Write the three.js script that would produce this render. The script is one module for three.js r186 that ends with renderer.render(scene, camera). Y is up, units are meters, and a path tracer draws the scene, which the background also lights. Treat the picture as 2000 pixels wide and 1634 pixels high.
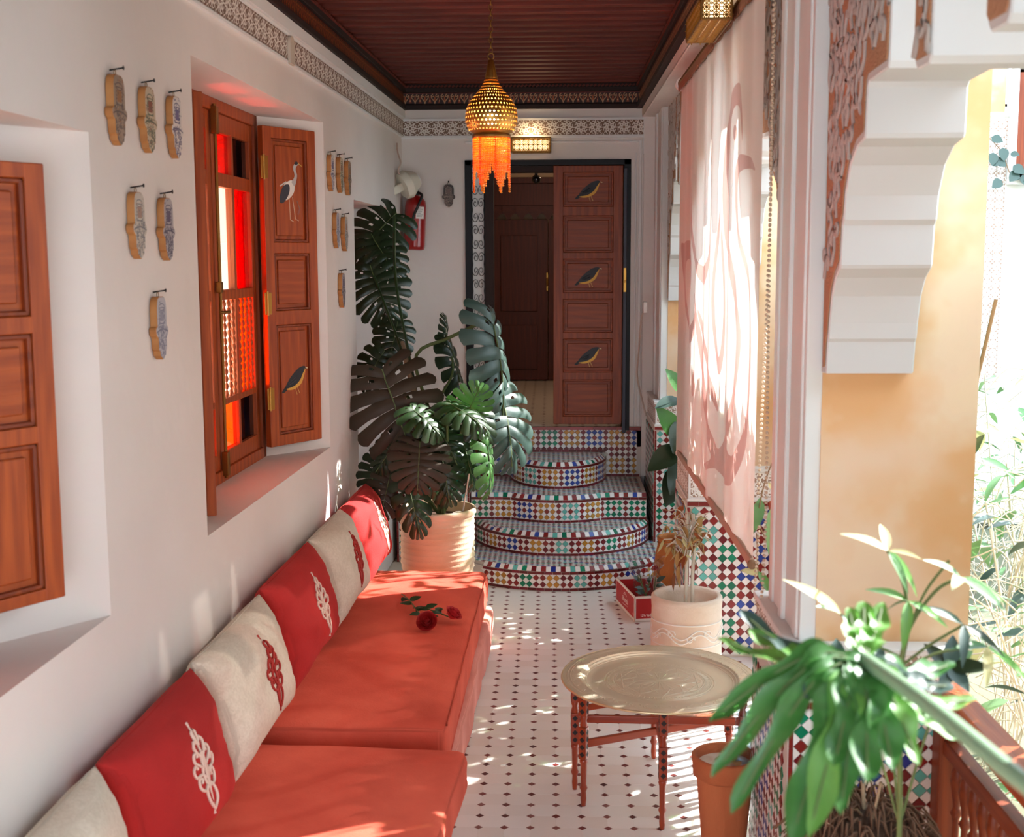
import * as THREE from 'three';
import { mergeGeometries } from 'three/addons/utils/BufferGeometryUtils.js';
import { RoundedBoxGeometry } from 'three/addons/geometries/RoundedBoxGeometry.js';
import { RectAreaLightUniformsLib } from 'three/addons/lights/RectAreaLightUniformsLib.js';

// ------------------------------------------------------------ camera, sky, sun, exposure
const scene = new THREE.Scene();
const FPX = 2420, CAM_Y = 2.14;
const camera = new THREE.PerspectiveCamera(2 * Math.atan(817 / FPX) * 180 / Math.PI, 2000 / 1634, 0.05, 200);
camera.position.set(0, CAM_Y, 0);
camera.rotation.order = 'YXZ';
camera.rotation.set(-Math.atan(312 / FPX), Math.atan(75 / FPX), -0.004);
camera.focus = 6.6; camera.userData.fStop = 4.5;
scene.add(camera);

const renderer = new THREE.WebGLRenderer({ antialias: true });
renderer.toneMapping = THREE.LinearToneMapping;
renderer.toneMappingExposure = 1.76;
renderer.shadowMap.enabled = true;
RectAreaLightUniformsLib.init();

const SKY = [2.75, 3.2, 3.6];
{ // a bright hazy sky, a little deeper towards the zenith
  const W = 64, H = 32, d = new Float32Array(W * H * 4);
  for (let y = 0; y < H; y++) for (let x = 0; x < W; x++) {
    const up = Math.max(0, (y + 0.5) / H * 2 - 1), k = 1 - 0.22 * up, i = (y * W + x) * 4;
    d[i] = SKY[0] * (k - 0.08 * up); d[i + 1] = SKY[1] * k; d[i + 2] = SKY[2] * (k + 0.06 * up); d[i + 3] = 1;
  }
  const t = new THREE.DataTexture(d, W, H, THREE.RGBAFormat, THREE.FloatType);
  t.mapping = THREE.EquirectangularReflectionMapping; t.magFilter = THREE.LinearFilter; t.needsUpdate = true;
  scene.background = t; scene.environment = t;
}
const sun = new THREE.DirectionalLight(new THREE.Color().setRGB(1, 0.98, 0.955), 10.5);
sun.position.set(0.4 + 10, 1 + 8.7, -6 - 5); sun.target.position.set(0.4, 1, -6);
sun.castShadow = true; sun.shadow.mapSize.set(4096, 4096);
Object.assign(sun.shadow.camera, { left: -8, right: 8, top: 8, bottom: -8, near: 0.5, far: 40 });
scene.add(sun, sun.target);

// ------------------------------------------------------------ helpers
let seed = 7;
const rnd = (a = 1, b) => { seed = (seed * 1664525 + 1013904223) >>> 0; const r = seed / 4294967296; return b === undefined ? r * a : a + r * (b - a); };
const V = (x, y, z) => new THREE.Vector3(x, y, z), PI = Math.PI, used = {};
function numbered(n) { used[n] = (used[n] ?? -1) + 1; return used[n] ? n + '_' + String(used[n]).padStart(3, '0') : n; }
function tag(o, label, category, group, kind) {
  if (label) o.userData.label = label;
  if (category) o.userData.category = category;
  if (group) o.userData.group = group;
  if (kind) o.userData.kind = kind;
  return o;
}
function mesh(name, geo, mat, parent) {
  const m = new THREE.Mesh(geo, mat); m.castShadow = m.receiveShadow = true;
  m.name = parent ? name : numbered(name); (parent ?? scene).add(m); return m;
}
function thing(name, label, category, pos = [0, 0, 0], ry = 0, group, kind) {
  const g = new THREE.Group(); g.name = numbered(name); g.position.set(...pos); g.rotation.y = ry;
  tag(g, label, category, group, kind); scene.add(g); return g;
}
const structure = (name, label, category, pos, ry) => thing(name, label, category, pos, ry, undefined, 'structure');
function boxUV(g) { // uv in metres from the dominant normal
  if (g.index) g = g.toNonIndexed();
  const p = g.attributes.position, n = g.attributes.normal, uv = new Float32Array(p.count * 2);
  for (let i = 0; i < p.count; i++) {
    const x = p.getX(i), y = p.getY(i), z = p.getZ(i), a = Math.abs(n.getX(i)), b = Math.abs(n.getY(i)), c = Math.abs(n.getZ(i));
    const q = a > b && a > c ? [z, y] : b > c ? [x, z] : [x, y]; uv[2 * i] = q[0]; uv[2 * i + 1] = q[1];
  }
  g.setAttribute('uv', new THREE.BufferAttribute(uv, 2)); return g;
}
function woodUV(g, axis) { // grain along the longest axis
  if (g.index) g = g.toNonIndexed();
  g.computeBoundingBox(); const s = g.boundingBox.getSize(V()); axis ??= s.x > s.y && s.x > s.z ? 0 : s.y > s.z ? 1 : 2;
  const p = g.attributes.position, n = g.attributes.normal, uv = new Float32Array(p.count * 2), off = rnd(7);
  for (let i = 0; i < p.count; i++) {
    const q = [p.getX(i), p.getY(i), p.getZ(i)], m = [n.getX(i), n.getY(i), n.getZ(i)].map(Math.abs);
    const o = [0, 1, 2].filter((k) => k !== axis), across = m[o[0]] > m[o[1]] ? o[1] : o[0];
    uv[2 * i] = q[axis] * 0.5 + off; uv[2 * i + 1] = q[across] * 2 + off * 3.1;
  }
  g.setAttribute('uv', new THREE.BufferAttribute(uv, 2)); return g;
}
const clean = (g) => { if (g.index) g = g.toNonIndexed(); for (const k of Object.keys(g.attributes)) if (!['position', 'normal', 'uv', 'color'].includes(k)) g.deleteAttribute(k); g.clearGroups?.(); return g; };
function merge(list) {
  list = list.map(clean); const col = list.some((g) => g.attributes.color);
  for (const g of list) if (!g.attributes.uv) g.setAttribute('uv', new THREE.BufferAttribute(new Float32Array(g.attributes.position.count * 2), 2));
  if (col) for (const g of list) if (!g.attributes.color) g.setAttribute('color', new THREE.BufferAttribute(new Float32Array(g.attributes.position.count * 3).fill(1), 3));
  return mergeGeometries(list);
}
const box = (x0, x1, y0, y1, z0, z1) => { const g = new THREE.BoxGeometry(Math.abs(x1 - x0), Math.abs(y1 - y0), Math.abs(z1 - z0)); g.translate((x0 + x1) / 2, (y0 + y1) / 2, (z0 + z1) / 2); return g; };
const rbox = (x0, x1, y0, y1, z0, z1, r = 0.004, s = 1) => { const w = Math.abs(x1 - x0), h = Math.abs(y1 - y0), d = Math.abs(z1 - z0); const g = new RoundedBoxGeometry(w, h, d, s, Math.min(r, w * .45, h * .45, d * .45)); g.translate((x0 + x1) / 2, (y0 + y1) / 2, (z0 + z1) / 2); return g; };
const bbox = (...a) => boxUV(box(...a)), wbox = (...a) => woodUV(rbox(...a));
const lathe = (pts, seg = 32) => new THREE.LatheGeometry(pts.map((p) => new THREE.Vector2(p[0], p[1])), seg);
const tube = (pts, r, seg = 16, rs = 6, closed = false) => new THREE.TubeGeometry(new THREE.CatmullRomCurve3(pts.map((p) => Array.isArray(p) ? V(...p) : p), closed), seg, r, rs, closed);
const rod = (a, b, r0, r1 = r0, rs = 8) => { const A = V(...a), B = V(...b), g = new THREE.CylinderGeometry(r1, r0, A.distanceTo(B), rs); g.applyQuaternion(new THREE.Quaternion().setFromUnitVectors(V(0, 1, 0), B.clone().sub(A).normalize())); const m = A.add(B).multiplyScalar(.5); g.translate(m.x, m.y, m.z); return g; };
const poly = (pts) => { const s = new THREE.Shape(); pts.forEach((p, i) => i ? s.lineTo(p[0], p[1]) : s.moveTo(p[0], p[1])); return s; };
const extrude = (shape, depth, bevel = 0, seg = 8) => new THREE.ExtrudeGeometry(shape, { depth, bevelEnabled: bevel > 0, bevelSize: bevel, bevelThickness: bevel, bevelSegments: 1, curveSegments: seg, steps: 1 });
const paint = (g, hex) => { const c = new THREE.Color(hex), n = g.attributes.position.count, a = new Float32Array(n * 3); for (let i = 0; i < n; i++) c.toArray(a, i * 3); g.setAttribute('color', new THREE.BufferAttribute(a, 3)); return g; };
const moved = (g, x, y, z, rx = 0, ry = 0, rz = 0, s = 1) => { g.applyMatrix4(new THREE.Matrix4().compose(V(x, y, z), new THREE.Quaternion().setFromEuler(new THREE.Euler(rx, ry, rz)), typeof s === 'number' ? V(s, s, s) : V(...s))); return g; };

// ------------------------------------------------------------ textures
const LAT = 64, lattice = Array.from({ length: LAT * LAT }, () => rnd());
function vnoise(x, y, per) {
  const f = (i, j) => lattice[(((j % per) + per) % per) * LAT + (((i % per) + per) % per)], ix = Math.floor(x), iy = Math.floor(y), a = x - ix, b = y - iy, s = a * a * (3 - 2 * a), t = b * b * (3 - 2 * b);
  return (f(ix, iy) * (1 - s) + f(ix + 1, iy) * s) * (1 - t) + (f(ix, iy + 1) * (1 - s) + f(ix + 1, iy + 1) * s) * t;
}
const fbm = (u, v, p = 4, oct = 4) => { let s = 0, a = .5, n = 0; for (let o = 0; o < oct; o++, p *= 2, a *= .55) { const q = Math.min(p, LAT); s += a * vnoise(u * q, v * q, q); n += a; } return s / n; };
function dataTex(w, h, fn, srgb = true, rep) {
  const d = new Uint8Array(w * h * 4);
  for (let y = 0; y < h; y++) for (let x = 0; x < w; x++) { const c = fn(x / w, y / h), i = (y * w + x) * 4; if (typeof c === 'number') d[i] = d[i + 1] = d[i + 2] = c * 255; else { d[i] = c[0]; d[i + 1] = c[1]; d[i + 2] = c[2]; } d[i + 3] = 255; }
  const t = new THREE.DataTexture(d, w, h); t.wrapS = t.wrapT = THREE.RepeatWrapping; t.magFilter = THREE.LinearFilter; t.minFilter = THREE.LinearMipmapLinearFilter; t.generateMipmaps = true;
  if (srgb) t.colorSpace = THREE.SRGBColorSpace; if (rep) t.repeat.set(...rep); t.needsUpdate = true; return t;
}
function canvasTex(w, h, draw, rep, srgb = true) {
  const c = document.createElement('canvas'); c.width = w; c.height = h; const g = c.getContext('2d'); draw(g, w, h);
  const t = new THREE.CanvasTexture(c); t.wrapS = t.wrapT = THREE.RepeatWrapping; if (srgb) t.colorSpace = THREE.SRGBColorSpace; if (rep) t.repeat.set(...rep); return t;
}
const mix = (a, b, t) => a.map((x, i) => x + (b[i] - x) * Math.min(1, Math.max(0, t)));
const plasterBump = dataTex(512, 512, (u, v) => fbm(u, v, 4, 5) * .8 + fbm(u, v, 32, 2) * .2, false, [.6, .6]);
const fineBump = dataTex(256, 256, (u, v) => fbm(u, v, 32, 2), false, [6, 6]);
const plasterMap = dataTex(256, 256, (u, v) => mix([232, 229, 226], [250, 248, 246], fbm(u, v, 3, 4) * 1.4 - .2), true, [.35, .35]);
const ochreMap = dataTex(512, 512, (u, v) => { const a = fbm(u, v, 5, 5), b = fbm(u + .37, v + .11, 3, 4); return mix(mix([232, 206, 172], [222, 172, 122], (a - .42) * 4), [228, 198, 170], (b - .5) * 3); }, true, [.8, .8]);
const woodMap = dataTex(512, 256, (u, v) => { const w = fbm(u, v, 2, 3), g = fbm(u * 2, v * 8 + w * .35, 4, 4), r = .5 + .5 * Math.sin((v * 26 + w * 9) * PI); return mix([255, 234, 208], [150, 102, 68], g * .7 + r * .12 - .16); });
const woodBump = dataTex(256, 256, (u, v) => fbm(u, v * 8, 8, 3), false);
const velvetMap = dataTex(512, 512, (u, v) => mix([255, 246, 242], [220, 180, 170], (fbm(u, v, 4, 5) - .3) * 1.5), true, [.9, .9]);
const linenMap = dataTex(256, 256, (u, v) => mix([240, 234, 224], [214, 204, 190], fbm(u, v, 6, 4) * .7 + fbm(u * 2, v * 2, 40, 1) * .5), true, [2, 2]);
const clayMap = dataTex(256, 256, (u, v) => mix([255, 250, 244], [228, 204, 182], (fbm(u, v, 4, 5) - .3) * 1.7));
const floorMap = dataTex(512, 512, (u, v) => mix([252, 247, 241], [240, 218, 196], (fbm(u, v, 5, 4) - .47) * 2.4), true, [.5, .5]);
const arabesque = (cx, bg, fg, dirt) => canvasTex(512, 512, (g, w, h) => { // interlaced star and stem carving
  g.fillStyle = bg; g.fillRect(0, 0, w, h); g.strokeStyle = fg; g.lineWidth = 15; g.lineCap = 'round'; g.lineJoin = 'round';
  for (let j = -1; j <= cx; j++) for (let i = -1; i <= cx; i++) {
    const s = w / cx, x = (i + .5) * s, y = (j + .5) * s;
    for (let k = 0; k < 8; k++) { const a = k * PI / 4, b = a + 3 * PI / 4; g.beginPath(); g.moveTo(x + Math.cos(a) * s * .5, y + Math.sin(a) * s * .5); g.quadraticCurveTo(x + Math.cos((a + b) / 2) * s * .06, y + Math.sin((a + b) / 2) * s * .06, x + Math.cos(b) * s * .5, y + Math.sin(b) * s * .5); g.stroke(); g.beginPath(); g.arc(x + Math.cos(a + PI / 8) * s * .36, y + Math.sin(a + PI / 8) * s * .36, s * .09, a, a + 4.6); g.stroke(); }
    g.beginPath(); g.arc(x, y, s * .12, 0, 7); g.stroke(); g.beginPath(); g.arc(x + s / 2, y + s / 2, s * .1, 0, 7); g.stroke();
  }
}, undefined);
const friezeTex = arabesque(2, '#8a6f60', '#efe5dc');
const friezeBump = arabesque(2, '#000', '#fff'); friezeBump.colorSpace = THREE.NoColorSpace;
const bandTex = arabesque(3, '#a98d7c', '#f6f2ee');

// ------------------------------------------------------------ materials
const std = (o) => new THREE.MeshStandardMaterial(o), phys = (o) => new THREE.MeshPhysicalMaterial(o);
const M = {
  plaster: std({ color: '#efe8e4', map: plasterMap, bumpMap: plasterBump, bumpScale: .006, roughness: .92 }),
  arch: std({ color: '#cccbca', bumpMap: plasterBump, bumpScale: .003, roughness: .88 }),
  pilaster: std({ color: '#e9ecec', map: plasterMap, bumpMap: plasterBump, bumpScale: .004, roughness: .9 }),
  white: std({ color: '#eae8e6', bumpMap: plasterBump, bumpScale: .003, roughness: .85 }),
  ochre: std({ color: '#ffffff', map: ochreMap, bumpMap: plasterBump, bumpScale: .004, roughness: .93 }),
  frieze: std({ color: '#ffffff', map: friezeTex, bumpMap: friezeBump, bumpScale: .012, roughness: .9 }),
  band: std({ color: '#ffffff', map: bandTex, bumpMap: friezeBump, bumpScale: .008, roughness: .9 }),
  relief: std({ color: '#ebe0d8', roughness: .9, bumpMap: fineBump, bumpScale: .002 }),
  reliefGround: std({ color: '#b08262', roughness: .95, bumpMap: fineBump, bumpScale: .004 }),
  wood: std({ color: '#bb6128', map: woodMap, bumpMap: woodBump, bumpScale: .0008, roughness: .5 }),
  woodDoor: std({ color: '#944719', map: woodMap, bumpMap: woodBump, bumpScale: .0008, roughness: .5 }),
  woodDark: std({ color: '#5c2718', map: woodMap, roughness: .55 }),
  woodCeil: std({ color: '#702c1a', map: woodMap, roughness: .6 }),
  woodBlack: std({ color: '#2a120d', map: woodMap, roughness: .7 }),
  woodTable: phys({ color: '#b0481a', map: woodMap, roughness: .35, clearcoat: .4, clearcoatRoughness: .25 }),
  ebony: std({ color: '#1d0f0b', roughness: .6 }),
  iron: std({ color: '#17171a', roughness: .5, metalness: .5 }),
  steel: std({ color: '#3c3f49', roughness: .5, metalness: .4 }),
  brass: std({ color: '#b98a45', roughness: .36, metalness: 1 }),
  brassDark: std({ color: '#8a6233', roughness: .45, metalness: 1 }),
  chrome: std({ color: '#cfccc6', roughness: .3, metalness: .9 }),
  grout: std({ color: '#cfc6be', roughness: .9 }),
  groutDark: std({ color: '#b9a698', roughness: .9 }),
  velvet: phys({ color: '#ea6a52', map: velvetMap, roughness: .9, sheen: .5, sheenColor: new THREE.Color('#ff8060'), sheenRoughness: .5, bumpMap: fineBump, bumpScale: .0006 }),
  velvetBase: phys({ color: '#eaa498', map: velvetMap, roughness: .9, sheen: .5, sheenColor: new THREE.Color('#ffa090'), sheenRoughness: .5 }),
  cushionRed: phys({ color: '#bf2624', map: velvetMap, roughness: .9, sheen: .4, sheenColor: new THREE.Color('#ff6050'), sheenRoughness: .5, bumpMap: fineBump, bumpScale: .0006 }),
  linen: std({ color: '#f6f1e8', map: linenMap, roughness: .95, bumpMap: fineBump, bumpScale: .0008 }),
  motifWhite: std({ color: '#e9cdbb', roughness: .8 }), motifRed: std({ color: '#a8281f', roughness: .8 }),
  clay: std({ color: '#e2ccb4', map: clayMap, roughness: .9, bumpMap: fineBump, bumpScale: .001 }),
  clayRed: std({ color: '#c8754a', map: clayMap, roughness: .85, bumpMap: fineBump, bumpScale: .001 }),
  clayOchre: std({ color: '#c78244', map: clayMap, roughness: .75, bumpMap: fineBump, bumpScale: .001 }),
  clayWhite: std({ color: '#fbf3ea', map: clayMap, roughness: .9, bumpMap: fineBump, bumpScale: .0015 }),
  slip: std({ color: '#f4ece2', roughness: .9 }),
  soil: std({ color: '#5a4030', roughness: 1, bumpMap: fineBump, bumpScale: .01 }),
  stone: std({ color: '#cdbfae', roughness: .9 }),
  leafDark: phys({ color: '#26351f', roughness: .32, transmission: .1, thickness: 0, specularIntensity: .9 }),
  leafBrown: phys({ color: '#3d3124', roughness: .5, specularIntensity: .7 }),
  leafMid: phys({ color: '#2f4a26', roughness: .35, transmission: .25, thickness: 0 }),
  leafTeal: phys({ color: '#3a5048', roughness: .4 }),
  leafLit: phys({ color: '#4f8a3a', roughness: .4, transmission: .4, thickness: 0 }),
  leafFront: phys({ color: '#407a36', roughness: .38, transmission: .35, thickness: 0 }),
  leafFront2: phys({ color: '#6fa84c', roughness: .42, transmission: .4, thickness: 0 }),
  leafPatio: phys({ color: '#6c9a62', roughness: .5, transmission: .35, thickness: 0 }),
  leafPale: phys({ color: '#cfc890', roughness: .6, transmission: .4, thickness: 0 }),
  rib: std({ color: '#5a6a3e', roughness: .6 }),
  stem: std({ color: '#5d6b3a', roughness: .6 }), bark: std({ color: '#a58e72', roughness: .9 }), twig: std({ color: '#8b6f52', roughness: .9 }), dryTwig: std({ color: '#d6ccba', roughness: .9 }), dryLeaf: std({ color: '#a8824e', roughness: .9 }), dryLeafRed: std({ color: '#8a4a22', roughness: .9 }),
  root: std({ color: '#6b4c38', roughness: .95 }),
  petiole: std({ color: '#7d9a7c', roughness: .35 }),
  rose: phys({ color: '#9c0f12', roughness: .6, sheen: .5, sheenColor: new THREE.Color('#ff4040') }), roseLight: phys({ color: '#c2262a', roughness: .6, sheen: .5, sheenColor: new THREE.Color('#ff6060') }),
  red: phys({ color: '#a3100f', roughness: .3, clearcoat: .5 }), black: std({ color: '#141414', roughness: .5 }), plastic: std({ color: '#ded6c4', roughness: .5 }),
  bead: phys({ color: '#ffbe48', roughness: .25, transmission: .75, thickness: 0 }), beadRed: phys({ color: '#ff8a20', roughness: .25, transmission: .65, thickness: 0 }),
  beadChain: std({ color: '#cbb49a', roughness: .5 }),
  cellophane: phys({ color: '#f2f2f4', roughness: .08, transmission: 1, thickness: 0, ior: 1.35 }),
  bottle: phys({ color: '#dfeaf4', roughness: .06, transmission: 1, thickness: 0, ior: 1.35 }),
  paint: std({ vertexColors: true, roughness: .6 }),
  cable: std({ color: '#b8a092', roughness: .7 }),
};
const glass = (c) => phys({ color: c, roughness: .05, transmission: 1, thickness: 0, ior: 1.45 });
const G = { red: glass('#e01200'), amber: glass('#ff8a00'), clear: glass('#f6f4f0'), blue: glass('#15203a'), green: glass('#1f5a30') };
const tileMat = {};
for (const [k, c, n] of [['r', '#7d2226', 3], ['b', '#2c4193', 3], ['g', '#0f7a58', 3], ['t', '#62b0a8', 3], ['o', '#b5812c', 3], ['w', '#e6e3e0', 3], ['m', '#6a1a20', 3], ['d', '#8a3030', 3]])
  tileMat[k] = Array.from({ length: n }, (_, i) => phys({ color: new THREE.Color(c).offsetHSL(rnd(-.008, .008), 0, (i - 1) * .025), roughness: .28, specularIntensity: .8 }));
const tmat = (k) => tileMat[k][Math.floor(rnd(3))];
// ------------------------------------------------------------ floor: octagonal cream tiles with small dark-red inserts
const TS = 0.0985, X0 = 0.023, Z0 = 4.468;
{
  const f = structure('floor', 'pale cream tiled corridor floor dotted with small dark red diamond inserts');
  mesh('floor_bed', bbox(-1.75, 1.3, -.16, -.004, 1.6, -9.9), std({ color: '#d9cbbb', map: floorMap, roughness: .7 }), f);
  const c = .0172, a = TS / 2 - .0006, oct = poly([[-a + c, -a], [a - c, -a], [a, -a + c], [a, a - c], [a - c, a], [-a + c, a], [-a, a - c], [-a, -a + c]]);
  const og = boxUV(extrude(oct, .003, .0008).translate(0, 0, -.0042).rotateX(-PI / 2)), e = c - .0012, dg = extrude(poly([[e, 0], [0, e], [-e, 0], [0, -e]]), .003, .0008).translate(0, 0, -.0042).rotateX(-PI / 2);
  const oms = ['#f1f4f4', '#eeefee', '#f4f6f6', '#ecebe8'].map((h) => phys({ color: h, map: floorMap, roughness: .42, specularIntensity: .6 })), dms = ['#6e2a26', '#7b3431', '#5c2423', '#86504a'].map((h) => phys({ color: h, roughness: .4 }));
  const oct_ = [], dot_ = [];
  for (let j = -9; j < 38; j++) for (let i = -6; i < 12; i++) {
    const x = X0 + i * TS, z = Z0 + j * TS; if (z > 8.12) continue;
    oct_.push([x + TS / 2, z + TS / 2]); dot_.push([x, z]);
  }
  const seen = ([x, z]) => z > 4.05 && x > -.43 && x < .62;
  for (const [name, list, geo, mats, keep] of [['tile', oct_, og, oms, 300], ['diamond_tile', dot_, dg, dms, 300]]) {
    list.sort((p, q) => (seen(q) - seen(p)) || p[1] - q[1]);
    list.slice(0, keep).forEach(([x, z]) => { const m = mesh(name, geo, mats[Math.floor(rnd(mats.length))], f); m.position.set(x, -.001 - rnd(.0006), -z); m.rotation.y = Math.floor(rnd(4)) * PI / 2; });
    const rest = list.slice(keep), im = new THREE.InstancedMesh(geo, mats[0], rest.length); im.name = name; im.userData.kind = 'stuff'; im.receiveShadow = true;
    rest.forEach(([x, z], k) => im.setMatrixAt(k, new THREE.Matrix4().makeTranslation(x, -.001, -z))); f.add(im);
  }
}
// ------------------------------------------------------------ left wall with three splayed window recesses (own axes: x out of the wall, z = minus distance along it)
const WX = -1.397, WRY = -Math.atan(.032);
const onWall = (u, v, w) => { const c = Math.cos(WRY), s = Math.sin(WRY), z = -u; return [WX + w * c + z * s, v, -w * s + z * c]; };
const wallThing = (n, l, c, u, v, w, grp, kind) => thing(n, l, c, onWall(u, v, w), WRY, grp, kind);
const REC = [ // front u0 u1 v0 v1, inner u0 u1, depth
  { f: [1.42, 3.49, 1.11, 2.495], i: [1.75, 3.12], d: .27 },
  { f: [4.42, 6.59, 1.135, 2.85], i: [4.78, 6.27], d: .27 },
  { f: [7.40, 8.98, .6, 2.49], i: [7.62, 8.70], d: .34 }];
{
  const w = structure('wall_left', 'long off-white plaster wall with three splayed window recesses');
  w.position.set(WX, 0, 0); w.rotation.y = WRY;
  const sh = poly([[-1.7, 0], [9.75, 0], [9.75, 3.62], [-1.7, 3.62]]);
  for (const r of REC) { const [a, b, c, d] = r.f; const h = new THREE.Path(); h.moveTo(a, c); h.lineTo(a, d); h.lineTo(b, d); h.lineTo(b, c); h.lineTo(a, c); sh.holes.push(h); }
  const front = new THREE.ShapeGeometry(sh); { const p = front.attributes.position; for (let i = 0; i < p.count; i++) p.setXYZ(i, 0, p.getY(i), -p.getX(i)); front.computeVertexNormals(); }
  const quads = [], quad = (a, b, c, d) => quads.push(...a, ...b, ...c, ...a, ...c, ...d);
  for (const r of REC) {
    const [a, b, c, d] = r.f, [e, g] = r.i, F = (u, v) => [0, v, -u], I = (u, v) => [-r.d, v, -u];
    quad(F(a, d), I(e, d), I(g, d), F(b, d)); quad(F(a, c), F(b, c), I(g, c), I(e, c)); quad(F(b, c), F(b, d), I(g, d), I(g, c)); quad(F(a, c), I(e, c), I(e, d), F(a, d));
    // masonry behind the reveal, so that the wall has thickness
  }
  const sp = new THREE.BufferGeometry(); sp.setAttribute('position', new THREE.Float32BufferAttribute(quads, 3)); sp.computeVertexNormals();
  mesh('plaster_face', boxUV(merge([front, sp])), M.plaster, w);
  const core = [];
  let last = -1.7; for (const r of REC) { core.push(box(-.5, -.03, 0, 3.62, -last, -(r.f[0] - .02))); core.push(box(-.5, -.03, 0, r.f[2] - .02, -(r.f[0] - .02), -(r.f[1] + .02)), box(-.5, -.03, r.f[3] + .02, 3.62, -(r.f[0] - .02), -(r.f[1] + .02))); last = r.f[1] + .02; }
  core.push(box(-.5, -.03, 0, 3.62, -last, -9.75));
  for (const r of REC) core.push(box(-.5, -r.d - .01, r.f[2] - .02, r.f[3] + .02, -(r.f[0] - .02), -(r.i[0] - .01)), box(-.5, -r.d - .01, r.f[2] - .02, r.f[3] + .02, -(r.i[1] + .01), -(r.f[1] + .02)));
  mesh('masonry', boxUV(merge(core)), M.white, w);
  // carved stucco frieze with its plain borders and a little arched vent cover
  const fr = new THREE.PlaneGeometry(11, .105, 1, 1); { const uv = fr.attributes.uv; for (let i = 0; i < uv.count; i++) uv.setXY(i, uv.getX(i) * 11 / .21, uv.getY(i) * .5); }
  const fz = bbox(0, .012, 3.035, 3.05, 1.6, -9.4);
  mesh('frieze', moved(fr, .014, 3.1, -3.9, 0, PI / 2), M.frieze, w);
  mesh('frieze_border', boxUV(merge([fz, box(0, .018, 3.03, 3.042, 1.6, -9.4), box(0, .016, 3.155, 3.168, 1.6, -9.4), box(0, .012, 3.04, 3.16, 1.6, -9.4), box(0, .03, 3.17, 3.225, 1.6, -9.4)])), M.white, w);
  const vs = new THREE.Shape(); vs.moveTo(-.04, 0); vs.lineTo(-.04, .085); vs.quadraticCurveTo(-.04, .12, 0, .125); vs.quadraticCurveTo(.04, .12, .04, .085); vs.lineTo(.04, 0);
  mesh('vent_cover', moved(extrude(vs, .012, .002), .016, 3.03, -5.83, 0, PI / 2), M.stone, w);
}
// ------------------------------------------------------------ rooms behind the windows
for (const [k, r] of REC.entries()) {
  const [u0, u1] = r.i, g = structure('room_beyond', 'small white lit room behind the ' + ['nearest', 'middle', 'farthest'][k] + ' window of the left wall');
  g.position.set(...onWall((u0 + u1) / 2, 0, 0)); g.rotation.y = WRY;
  const h = (u1 - u0) / 2 + .3, a = -.52, b = -1.9, y0 = r.f[2] - .3, y1 = r.f[3] + .3;
  mesh('room_shell', boxUV(merge([box(b - .05, b, y0, y1, -h, h), box(b, a, y0 - .05, y0, -h, h), box(b, a, y1, y1 + .05, -h, h), box(b, a, y0, y1, -h - .05, -h), box(b, a, y0, y1, h, h + .05), box(a, a + .02, y1 - .28, y1, -h, h), box(a, a + .02, y0, y0 + .28, -h, h), box(a, a + .02, y0, y1, -h, -h + .28), box(a, a + .02, y0, y1, h - .28, h)])), M.white, g);
  const lamp = thing('ceiling_lamp', 'round glowing lamp on a short post inside the room behind the ' + ['nearest', 'middle', 'farthest'][k] + ' window', 'lamp', onWall((u0 + u1) / 2 + .1, y0 + .42, -1.25));
  mesh('globe', new THREE.SphereGeometry(.09, 16, 12), std({ color: '#fff', emissive: '#fff1dc', emissiveIntensity: 2 }), lamp); mesh('rod', rod([0, -.085, 0], [0, -.42, 0], .012), M.brass, lamp);
  const pl = new THREE.PointLight(new THREE.Color().setRGB(1, .93, .82), k == 1 ? 7 : k == 0 ? 5 : 2); pl.position.set(0, .12, 0); pl.shadow.radius = 4; pl.castShadow = true; lamp.add(pl);
}
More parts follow.
